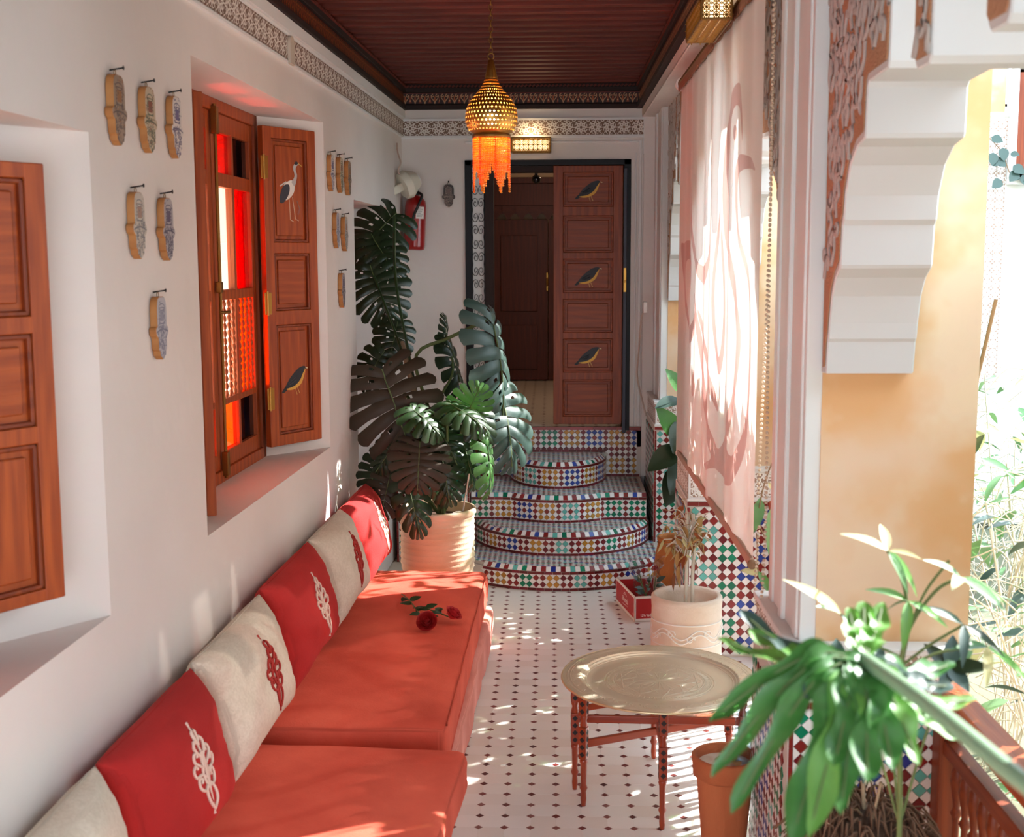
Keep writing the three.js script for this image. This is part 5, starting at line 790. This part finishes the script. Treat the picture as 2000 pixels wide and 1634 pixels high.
{
  const B = [-.65, .62, -7.28], p = thing('monstera_plant', 'big monstera plant with split glossy leaves in the ribbed pot', 'plant', B), rel = (a) => [a[0] - B[0], a[1] - B[1], a[2] - B[2]];
  const L = [ // base, tip, normal, width, material, geometry
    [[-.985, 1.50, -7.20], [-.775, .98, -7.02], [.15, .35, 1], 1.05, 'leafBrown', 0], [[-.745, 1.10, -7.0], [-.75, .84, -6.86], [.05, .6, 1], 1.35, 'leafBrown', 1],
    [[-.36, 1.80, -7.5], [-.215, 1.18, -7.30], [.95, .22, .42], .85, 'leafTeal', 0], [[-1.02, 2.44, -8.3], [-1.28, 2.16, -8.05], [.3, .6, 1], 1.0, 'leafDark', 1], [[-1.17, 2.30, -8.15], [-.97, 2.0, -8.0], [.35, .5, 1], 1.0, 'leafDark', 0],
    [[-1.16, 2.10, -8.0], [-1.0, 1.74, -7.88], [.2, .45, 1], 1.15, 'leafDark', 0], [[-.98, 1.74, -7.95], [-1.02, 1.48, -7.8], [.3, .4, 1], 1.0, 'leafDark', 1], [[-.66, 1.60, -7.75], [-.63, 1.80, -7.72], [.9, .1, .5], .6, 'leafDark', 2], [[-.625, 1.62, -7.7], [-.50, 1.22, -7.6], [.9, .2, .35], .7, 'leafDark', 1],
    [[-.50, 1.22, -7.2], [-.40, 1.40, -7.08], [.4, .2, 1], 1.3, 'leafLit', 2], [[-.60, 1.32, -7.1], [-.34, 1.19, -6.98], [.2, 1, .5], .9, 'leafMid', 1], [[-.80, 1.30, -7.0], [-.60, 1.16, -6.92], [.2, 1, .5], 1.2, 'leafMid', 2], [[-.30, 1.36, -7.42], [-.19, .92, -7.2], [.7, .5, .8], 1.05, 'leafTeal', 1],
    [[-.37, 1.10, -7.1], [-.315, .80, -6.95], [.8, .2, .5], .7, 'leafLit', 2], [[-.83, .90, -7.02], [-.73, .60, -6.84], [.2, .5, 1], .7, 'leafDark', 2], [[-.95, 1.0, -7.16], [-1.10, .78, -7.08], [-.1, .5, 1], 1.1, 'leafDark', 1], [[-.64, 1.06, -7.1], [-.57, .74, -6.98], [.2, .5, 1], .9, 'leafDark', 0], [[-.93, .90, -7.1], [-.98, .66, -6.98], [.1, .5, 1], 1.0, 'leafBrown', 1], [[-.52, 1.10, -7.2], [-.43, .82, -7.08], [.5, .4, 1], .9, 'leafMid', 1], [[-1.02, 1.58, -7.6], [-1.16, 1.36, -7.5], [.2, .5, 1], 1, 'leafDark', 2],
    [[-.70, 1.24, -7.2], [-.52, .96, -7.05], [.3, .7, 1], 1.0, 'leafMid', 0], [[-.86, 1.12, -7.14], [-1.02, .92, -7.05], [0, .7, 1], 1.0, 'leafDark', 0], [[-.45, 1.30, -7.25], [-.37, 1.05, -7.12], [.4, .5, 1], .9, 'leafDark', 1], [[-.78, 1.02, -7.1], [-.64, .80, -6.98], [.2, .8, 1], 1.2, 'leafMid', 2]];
  for (const [a, b, n, w, m, g] of L) { const lf = place(mesh('leaf', mon[g], M[m], p), rel(a), rel(b), n, w); mesh('midrib', monRib, M.rib, lf); }
  const root = [0, -.02, 0], st = (pts, r, m = M.stem) => mesh('stem', tube([root, ...pts.map(rel)], r, 30, 7), m, p);
  st([[-.70, .95, -7.32], [-.82, 1.3, -7.5], [-.93, 1.62, -7.75]], .018, M.bark); st([[-.64, .9, -7.3], [-.72, 1.2, -7.4], [-.82, 1.56, -7.6], [-.62, 1.66, -7.58], [-.37, 1.78, -7.51]], .011); st([[-.67, 1.27, -7.4], [-.60, 1.45, -7.6], [-.63, 1.62, -7.72]], .008); st([[-.8, 1.25, -7.3], [-.985, 1.5, -7.21]], .011); st([[-.66, .9, -7.2], [-.745, 1.1, -7.02]], .009); st([[-.55, .95, -7.28], [-.40, 1.22, -7.4], [-.30, 1.36, -7.42]], .01); st([[-.58, .9, -7.22], [-.50, 1.22, -7.2]], .008); st([[-.85, 1.45, -7.6], [-.98, 2.0, -7.9], [-1.03, 2.42, -8.26]], .009, M.leafMid); st([[-.86, 1.4, -7.6], [-1.16, 2.1, -8.02]], .008, M.leafMid); st([[-.76, .8, -7.18], [-.83, .9, -7.04]], .008); st([[-.55, .8, -7.2], [-.42, .98, -7.15], [-.37, 1.1, -7.1]], .006); st([[-.62, .72, -7.15], [-.60, .95, -7.14], [-.60, 1.32, -7.12]], .008); st([[-.52, .66, -7.16], [-.50, .74, -7.12], [-.47, .9, -7.1]], .005, M.dryTwig); st([[-.8, .8, -7.2], [-.93, .92, -7.12]], .007); st([[-.75, 1.0, -7.2], [-.8, 1.3, -7.02]], .008);
}
// ------------------------------------------------------------ dead little tree in the carved pot
{
  const B = [.648, .455, -5.70], t = thing('dead_potted_tree', 'dried-out little tree with two bare trunks and withered leaves in the pale carved pot', 'plant', B);
  mesh('trunk', tube([[-.012, 0, 0], [-.01, .2, .01], [-.005, .36, 0], [-.01, .5, 0]], .0085, 16, 7), M.dryTwig, t); mesh('trunk', tube([[.022, 0, .01], [.02, .2, 0], [.028, .36, .0], [.02, .5, -.01]], .009, 16, 7), M.dryTwig, t); mesh('trunk', tube([[.01, .05, .02], [-.06, .05, .05], [-.09, .03, .05]], .005, 10, 6), M.dryTwig, t);
  for (let i = 0; i < 46; i++) { const a = i * 2.4, y0 = .30 + rnd(.18), r = rnd(.05, .14), y1 = y0 + rnd(-.02, .16), e = [Math.cos(a) * r, y1, Math.sin(a) * r]; mesh('twig', tube([[0, y0, 0], [e[0] * .5, (y0 + y1) / 2 + .03, e[2] * .5], e], .0028, 8, 5), M.dryTwig, t); for (let k = 0; k < 4; k++) { const f = rnd(.5, 1), b = [e[0] * f, y0 + (y1 - y0) * f, e[2] * f]; place(mesh('dry_leaf', k % 2 ? leafB : leafA, k % 4 === 0 ? M.dryLeafRed : k % 4 === 1 ? M.leafPale : M.dryLeaf, t), b, [b[0] + rnd(-.04, .04), b[1] - rnd(-.02, .06), b[2] + rnd(-.04, .04)], [rnd(-1, 1), 1, rnd(-1, 1)], 1); } }
  for (let i = 0; i < 12; i++) { const a = i * 2.1, r = rnd(.03, .10), y = rnd(.10, .32); place(mesh('hanging_dry_leaf', leafB, i % 2 ? M.dryLeaf : M.dryLeafRed, t), [Math.cos(a) * r * .6 - .03, y + .05, Math.sin(a) * r], [Math.cos(a) * r - .03, y - .03, Math.sin(a) * r], [Math.cos(a), .2, Math.sin(a)], 1.1); }
}
// ------------------------------------------------------------ rubber plant under the farthest arch, vine by the blind
{
  const B = [.95, 0, -7.62], pt = thing('clay_pot', 'clay pot of the rubber plant hidden behind the middle pillar', 'pot', B); mesh('pot_wall', lathe([[.0001, 0], [.1, 0], [.14, .3], [.15, .3], [.15, .34], [.135, .34], [.13, .3], [.0001, .29]], 32), M.clayRed, pt);
  const p = thing('rubber_plant', 'rubber plant with broad dark leaves reaching out beside the blind', 'plant', [.95, .29, -7.62]), rel = (a) => [a[0] - .95, a[1] - .29, a[2] + 7.62];
  mesh('stem', tube([[0, 0, 0], [-.05, .3, .02], [-.10, .7, 0], [-.14, 1.05, 0]], .011, 20, 7), M.bark, p);
  for (const [a, b, n, m, w] of [[[.82, 1.32, -7.6], [.715, 1.47, -7.55], [.6, .2, 1], 'leafLit', 1], [[.80, 1.28, -7.6], [.64, 1.25, -7.5], [0, 1, .6], 'leafTeal', 1.1], [[.79, 1.05, -7.6], [.66, 1.24, -7.5], [.3, .3, 1], 'leafLit', 1], [[.80, .98, -7.6], [.60, .86, -7.5], [0, .7, 1], 'leafDark', 1.15], [[.80, .92, -7.6], [.75, .70, -7.5], [.5, .1, 1], 'leafDark', 1.2], [[.82, .88, -7.6], [.72, .62, -7.55], [.2, .3, 1], 'leafDark', 1.2], [[.82, 1.15, -7.6], [.76, .96, -7.5], [.3, .4, 1], 'leafDark', 1.3], [[.84, 1.34, -7.62], [1.0, 1.42, -7.6], [0, 1, .3], 'leafMid', 1.1]]) place(mesh('leaf', leafC, M[m], p), rel(a), rel(b), n, w);
  for (const y of [.6, .66, .75, .95, 1.0]) mesh('leaf_stalk', rod([-.09, y - .04, 0], [-.15, y + .02, .01], .004), M.stem, p);
  const v = thing('climbing_vine', 'thin vine with a few drooping leaves between the blind and the nearest pillar', 'plant', [.86, .86, -4.5]);
  mesh('stem', tube([[.34, -.0, -.1], [.2, .1, -.1], [.04, .15, -.05], [-.08, .28, .0], [-.10, .42, .08], [-.06, .60, .18], [-.02, .62, .3]], .0028, 40, 5), M.twig, v); mesh('stem', tube([[.34, -.0, -.1], [.1, .02, -.04], [-.09, .1, .1], [-.12, .3, .12]], .0025, 30, 5), M.twig, v);
  for (const [b, t, m] of [[[-.06, .60, .36], [-.07, .68, .40], 'leafLit'], [[-.02, .58, .36], [-.03, .54, .38], 'leafPale'], [[-.10, .42, .06], [-.12, .27, .06], 'leafPatio'], [[-.06, .40, .1], [-.06, .22, .12], 'leafPatio'], [[-.08, .48, .1], [-.02, .43, .14], 'leafPale'], [[-.1, .15, .1], [-.17, .17, .14], 'leafPale'], [[-.11, .16, .12], [-.06, .08, .16], 'leafLit'], [[-.08, .30, .05], [.0, .26, .1], 'leafPatio'], [[-.06, .22, .1], [-.0, .16, .14], 'leafMid']]) place(mesh('leaf', leafA, M[m], v), b, t, [.4, .4, 1], .9);
}
// ------------------------------------------------------------ big lobed foreground leaf on its long stalk
function lobe(pts, w, waves, ph) { // wavy strap along a curve in space, folded along its midrib
  const c = new THREE.CatmullRomCurve3(pts.map((p) => V(...p))), n = 26, pos = [], idx = []; for (let i = 0; i <= n; i++) { const t = i / n, p = c.getPoint(t), d = c.getTangent(t), s = d.clone().cross(V(0, 1, .55)).normalize(), u = s.clone().cross(d).normalize(), h = 1.0 * w * (.3 + .7 * Math.min(1, t / .35)) * (1 - .4 * t) * (t > .8 ? Math.sqrt(Math.max(0, 1 - ((t - .8) / .2) ** 2)) + .02 : 1), wl = h * (1 + .32 * Math.sin(t * waves + ph)), wr = h * (1 + .32 * Math.sin(t * waves + ph + 1.7)); const f = .35; for (const [a, k] of [[-wl, f], [-wl * .5, f * .35], [0, -.02], [wr * .5, f * .35], [wr, f]]) { const q = p.clone().addScaledVector(s, a).addScaledVector(u, Math.abs(a) * k + .004 * Math.sin(t * waves * 1.3 + a * 60)); pos.push(q.x, q.y, q.z); } }
  for (let i = 0; i < n; i++) for (let k = 0; k < 4; k++) { const a = i * 5 + k; idx.push(a, a + 1, a + 6, a, a + 6, a + 5); } const g = new THREE.BufferGeometry(); g.setAttribute('position', new THREE.Float32BufferAttribute(pos, 3)); g.setIndex(idx); g.computeVertexNormals(); return g;
}
{
  const C = [.456, 1.562, -1.75], pot = thing('clay_pot', 'clay pot of the big lobed plant below the right edge of the picture', 'pot', [.98, 0, -.62]); mesh('pot_wall', lathe([[.0001, 0], [.12, 0], [.17, .36], [.185, .36], [.185, .40], [.165, .40], [.16, .36], [.0001, .35]], 32), M.clayRed, pot);
  const p = thing('lobed_leaf_plant', 'large blurred deeply lobed green leaf on a long stalk in the right foreground', 'plant', [.98, .35, -.62]), rel = (a) => [a[0] - .98, a[1] - .35, a[2] + .62];
  mesh('stalk', tube([[.98, .35, -.62], [.86, .9, -.72], [.66, 1.42, -.95], [.545, 1.556, -1.2], [.508, 1.572, -1.36], [.482, 1.571, -1.56], C].map(rel), .0115, 50, 9), M.petiole, p);
  const T = [ // tip, sag, half-width, material
    [[.232, 1.470, -1.74], .035, .021, 'leafFront'], [[.231, 1.403, -1.70], .05, .022, 'leafFront'], [[.253, 1.372, -1.65], .05, .022, 'leafFront'], [[.325, 1.352, -1.60], .04, .03, 'leafFront'], [[.345, 1.372, -1.58], .03, .026, 'leafFront2'], [[.391, 1.395, -1.60], .03, .026, 'leafFront'], [[.385, 1.455, -1.62], .02, .026, 'leafFront'], [[.425, 1.440, -1.60], .02, .027, 'leafFront'], [[.462, 1.452, -1.61], .02, .026, 'leafFront'], [[.505, 1.449, -1.64], .02, .022, 'leafFront2'],
    [[.305, 1.575, -1.95], -.03, .018, 'leafTeal'], [[.315, 1.553, -1.92], -.02, .02, 'leafFront2'], [[.268, 1.538, -1.92], -.02, .016, 'leafFront2'], [[.462, 1.600, -1.88], -.01, .02, 'leafFront2'], [[.490, 1.604, -1.90], -.01, .02, 'leafFront2'], [[.520, 1.603, -1.9], -.01, .02, 'leafFront2'], [[.620, 1.520, -1.86], -.02, .022, 'leafFront'], [[.60, 1.505, -1.80], -.015, .024, 'leafTeal'], [[.560, 1.485, -1.70], -.01, .022, 'leafFront2'], [[.628, 1.44, -1.76], -.03, .018, 'leafFront2'], [[.31, 1.500, -1.84], .0, .02, 'leafFront'], [[.36, 1.52, -1.70], .0, .024, 'leafTeal'], [[.65, 1.47, -1.84], -.03, .016, 'leafFront2']];
  const A = rel(C); T.forEach(([t, sag, w, m], i) => { const E = rel(t), k = (f, s) => [A[0] + (E[0] - A[0]) * f, A[1] + (E[1] - A[1]) * f + s, A[2] + (E[2] - A[2]) * f]; const pts = [A, k(.3, sag * .9 + .006), k(.62, sag * .9), E], l = mesh('leaf_lobe', lobe(pts, w, 16, i * 1.7), M[m], p); mesh('midrib', tube(pts.map((q) => [q[0], q[1] + .001, q[2]]), .0018, 20, 5), M.rib, l); });
}
// ------------------------------------------------------------ umbrella tree with drooping leaf clusters, root-bound fern pot
function whorl(parent, at, n, len, tilt, mats, ax = [0, 1, 0], w = 1, geo = leafB) { const Y = V(...ax).normalize(), X = Math.abs(Y.x) < .9 ? V(1, 0, 0) : V(0, 0, 1); const E1 = X.clone().cross(Y).normalize(), E2 = Y.clone().cross(E1); for (let i = 0; i < n; i++) { const a = i / n * 2 * PI + rnd(.4), d = E1.clone().multiplyScalar(Math.cos(a)).addScaledVector(E2, Math.sin(a)).addScaledVector(Y, tilt + rnd(-.15, .15)).normalize(), l = len * rnd(.8, 1.15); place(mesh('leaf', geo, M[mats[i % mats.length]], parent), at, [at[0] + d.x * l, at[1] + d.y * l, at[2] + d.z * l], Y.clone().add(V(0, .3, .2)).toArray(), w); } }
{
  const B = [.80, .34, -2.75], p0 = thing('clay_pot', 'clay pot holding the tall thin-stemmed plant in front of the nearest pillar', 'pot', [.80, 0, -2.75]); mesh('pot_wall', lathe([[.0001, 0], [.1, 0], [.135, .3], [.145, .3], [.145, .345], [.13, .345], [.125, .31], [.0001, .30]], 32), M.clayRed, p0);
  const p = thing('umbrella_plant', 'slender plant with clusters of drooping pointed leaves before the ochre pillar', 'plant', B), rel = (a) => [a[0] - B[0], a[1] - B[1], a[2] - B[2]], br = (pts, r) => mesh('branch', tube(pts.map(rel), r, 20, 6), M.stem, p);
  const S = [.735, 1.37, -2.5]; br([[.80, .3, -2.75], [.77, .9, -2.62], [.725, 1.30, -2.5], S], .006); br([S, [.732, 1.44, -2.5], [.715, 1.50, -2.5], [.690, 1.545, -2.5]], .0035); br([S, [.76, 1.42, -2.5], [.80, 1.47, -2.5], [.84, 1.49, -2.5]], .0035); br([S, [.77, 1.46, -2.5], [.815, 1.525, -2.5]], .0028); br([[.725, 1.30, -2.5], [.78, 1.345, -2.5], [.85, 1.39, -2.5]], .003); br([[.725, 1.29, -2.5], [.80, 1.33, -2.5], [.90, 1.345, -2.5]], .003); br([[.725, 1.32, -2.5], [.65, 1.36, -2.5], [.60, 1.41, -2.5]], .003);
  const cl = (at, list) => { for (const [t, m] of list) place(mesh('leaf', leafB, M[m], p), rel(at), rel(t), [.1, .9, .5], .95); };
  cl([.690, 1.545, -2.5], [[[.605, 1.600, -2.48], 'leafPale'], [[.735, 1.560, -2.44], 'leafPale'], [[.735, 1.475, -2.46], 'leafPatio'], [[.70, 1.60, -2.58], 'leafPale'], [[.775, 1.46, -2.5], 'leafFront2']]); cl([.735, 1.44, -2.5], [[[.655, 1.49, -2.46], 'leafFront2'], [[.71, 1.375, -2.42], 'leafFront2'], [[.80, 1.42, -2.44], 'leafFront2'], [[.69, 1.41, -2.56], 'leafPatio']]);
  cl([.84, 1.49, -2.5], [[[.77, 1.55, -2.46], 'leafPatio'], [[.94, 1.455, -2.48], 'leafFront2'], [[.90, 1.47, -2.4], 'leafPatio'], [[.80, 1.515, -2.4], 'leafPale']]); cl([.85, 1.39, -2.5], [[[.76, 1.45, -2.48], 'leafTeal'], [[.83, 1.34, -2.42], 'leafTeal'], [[.93, 1.35, -2.46], 'leafDark']]); cl([.90, 1.345, -2.5], [[[.98, 1.30, -2.46], 'leafFront2'], [[.88, 1.30, -2.42], 'leafPale'], [[.82, 1.37, -2.45], 'leafFront']]); cl([.60, 1.41, -2.5], [[[.50, 1.50, -2.5], 'leafPale'], [[.55, 1.46, -2.44], 'leafPatio'], [[.67, 1.36, -2.42], 'leafTeal'], [[.66, 1.335, -2.46], 'leafPatio'], [[.53, 1.47, -2.56], 'leafPale']]);
  for (const a of [[.62, 1.255, -2.6], [.70, 1.25, -2.6], [.86, 1.265, -2.6]]) { br([[.77, .9, -2.62], [(.77 + a[0]) / 2, 1.12, -2.6], a], .003); whorl(p, rel(a), 7, .075, .25, ['leafTeal', 'leafDark', 'leafPatio'], [-.2, .8, .6], 1.2, leafA); }
  const Q = [.86, 0, -3.22], rp = thing('clay_pot', 'clay pot packed with dry brown roots at the bottom right', 'pot', Q); mesh('pot_wall', lathe([[.0001, 0], [.12, 0], [.165, .52], [.18, .52], [.18, .57], [.165, .57], [.155, .54], [.0001, .53]], 36), M.clayRed, rp);
  const rb = thing('fern_root_mass', 'tangled mass of dry brown roots with a small pale-leaved shoot at the bottom right', 'plant', [.86, .55, -3.22]), roots = [];
  for (let i = 0; i < 260; i++) { const a = rnd(2 * PI), r = .16 * Math.sqrt(rnd()), y = .12 * (1 - (r / .17) ** 2), q = [Math.cos(a) * r, y, Math.sin(a) * r], b = a + rnd(-1.2, 1.2), l = rnd(.05, .12); roots.push(tube([[q[0], q[1] - .02, q[2]], [q[0] + Math.cos(b) * l * .4, q[1] + rnd(.01, .05), q[2] + Math.sin(b) * l * .4], [q[0] + Math.cos(b) * l, q[1] - rnd(.02, .07), q[2] + Math.sin(b) * l]], rnd(.002, .0045), 6, 4)); }
  const rm = mesh('roots', merge(roots), M.root, rb); rm.userData.kind = 'stuff'; mesh('core', new THREE.SphereGeometry(.16, 20, 10, 0, 2 * PI, 0, PI / 2).scale(1, .7, 1), M.soil, rb);
  const pt2 = (pts, r = .004) => mesh('shoot', tube(pts, r, 16, 6), M.bark, rb); pt2([[-.01, .1, 0], [-.02, .22, .02], [.0, .42, .05]], .005); pt2([[.0, .1, .05], [.01, .22, .08]]); pt2([[-.06, .1, .02], [-.06, .2, .04]]);
  whorl(rb, [.0, .42, .05], 7, .10, .1, ['leafPale', 'leafPatio', 'leafTeal'], [.1, .5, .9], 1.0, leafA); whorl(rb, [-.03, .27, .04], 5, .06, -.2, ['leafTeal', 'leafPale'], [0, .6, .8], 1.0, leafA);
}
// ------------------------------------------------------------ patio shrubs
function shrub(label, base, boxes, nb, nl, mats, len, twigs) {
  const p = thing('patio_shrub', label, 'shrub', base), pick = () => { const b = boxes[Math.floor(rnd(boxes.length))]; return [rnd(b[0], b[1]) - base[0], rnd(b[2], b[3]) - base[1], -rnd(b[4], b[5]) - base[2]]; };
  for (let i = 0; i < nb; i++) { const e = pick(); mesh('branch', tube([[rnd(-.15, .15), 0, rnd(-.15, .15)], [e[0] * .4 + rnd(-.1, .1), e[1] * .55, e[2] * .4], e], rnd(.002, .005), 14, 5), M.dryTwig, p); }
  const tw = []; for (let i = 0; i < twigs; i++) { const e = pick(), a = rnd(6.28), l = rnd(.15, .4); tw.push(tube([e, [e[0] + Math.cos(a) * l * .5, e[1] + rnd(-.05, .1), e[2] + Math.sin(a) * l * .5], [e[0] + Math.cos(a) * l, e[1] + rnd(-.15, .1), e[2] + Math.sin(a) * l]], rnd(.0015, .003), 5, 4)); } if (tw.length) mesh('twigs', merge(tw), M.dryTwig, p).userData.kind = 'stuff';
  for (let i = 0; i < nl; i++) { const e = pick(), a = rnd(6.28), l = len * rnd(.7, 1.3); place(mesh('leaf', leafB, M[mats[i % mats.length]], p), e, [e[0] + Math.cos(a) * l, e[1] + rnd(-.6, .25) * l, e[2] + Math.sin(a) * l], [rnd(-.6, .6), 1, rnd(-.6, .6)], 1); }
}
shrub('tangled twiggy shrub with narrow leaves just outside the railing at the right edge', [1.85, -.06, -4.2], [[1.42, 2.2, .35, 1.05, 3.4, 4.8], [1.5, 2.3, .6, 1.25, 3.8, 5.2]], 24, 300, ['leafPatio', 'leafPale', 'leafTeal', 'leafPatio', 'leafPatio'], .14, 190);
shrub('taller airy shrub with long narrow leaves beside the nearest pillar edge', [2.0, -.06, -5.2], [[1.75, 2.5, .9, 1.75, 4.4, 6], [1.7, 2.2, 1.1, 1.5, 4.2, 5.0]], 26, 90, ['leafPatio', 'leafLit', 'leafPale', 'leafPatio'], .17, 70);
shrub('pale sunlit shrub far back against the bright patio wall', [2.9, -.06, -8], [[2.3, 3.6, .2, 1.3, 7.2, 8.8]], 24, 110, ['leafPale', 'leafPatio'], .16, 260);
{ const p = thing('creeper', 'green creeper with small round leaves across the carved strip of the patio wall', 'creeper', [3.6, 2.75, -9.96]); mesh('stem', tube([[-.25, .35, .05], [-.1, .2, .05], [.0, .0, .06], [.2, .02, .07], [.6, -.05, .06]], .004, 30, 5), M.twig, p); for (let i = 0; i < 22; i++) { const t = i / 22, x = -.24 + t * .6 + rnd(-.05, .05), y = (t < .4 ? .33 - t * .8 : 0) + rnd(-.12, .08), a = rnd(6.28); place(mesh('leaf', leafC, M.leafTeal, p), [x, y, .06], [x + Math.cos(a) * .08, y - .05 + Math.sin(a) * .05, .1], [0, .3, 1], 1.5); } }
// ------------------------------------------------------------ dense planting along the outside of the arcade
function thicket(label, box3, n, len, mats) {
  const [x0, x1, y0, y1, z0, z1] = box3, p = thing('patio_thicket', label, 'shrub', [(x0 + x1) / 2, -.06, -(z0 + z1) / 2]), o = new THREE.Object3D();
  for (let i = 0; i < 14; i++) { const x = rnd(-.1, .1), z = rnd(-(z1 - z0) / 2, (z1 - z0) / 2); mesh('branch', tube([[x, 0, z], [x + rnd(-.04, .04), y1 * .5, z + rnd(-.1, .1)], [x + rnd(-.15, .15), y1 * .95, z + rnd(-.2, .2)]], .008, 10, 5), M.twig, p); }
  for (const [k, m] of mats.entries()) { const c = Math.floor(n / mats.length), im = new THREE.InstancedMesh(leafA, M[m], c); im.name = 'foliage'; im.userData.kind = 'stuff'; im.castShadow = im.receiveShadow = true; for (let i = 0; i < c; i++) { o.position.set(rnd(x0, x1) - (x0 + x1) / 2, y0 + (y1 - y0) * Math.pow(rnd(), 1.15), -rnd(z0, z1) + (z0 + z1) / 2); o.rotation.set(rnd(-1.6, .6), rnd(6.28), rnd(-.6, .6)); o.scale.setScalar(len * rnd(.7, 1.3)); o.updateMatrix(); im.setMatrixAt(i, o.matrix); } p.add(im); }
}
thicket('dense leafy planting outside the middle arch, mostly hidden by the nearest pillar', [1.38, 1.54, .95, 2.15, 4.56, 6.8], 3200, .13, ['leafMid', 'leafPatio']);
thicket('dense leafy planting outside the farthest arch, hidden behind the pillars', [1.48, 1.85, .95, 1.75, 7.0, 9.4], 2600, .13, ['leafMid', 'leafPatio']);
thicket('loose sprays of leaves hanging high outside the farthest arch', [1.5, 1.95, 1.95, 3.0, 7.2, 9.2], 330, .13, ['leafPatio']);
thicket('dense leafy planting outside the nearest arch, beyond the right edge of the picture', [1.5, 1.85, .9, 2.2, .2, 3.75], 2800, .13, ['leafMid', 'leafPatio']);
renderer.render(scene, camera);
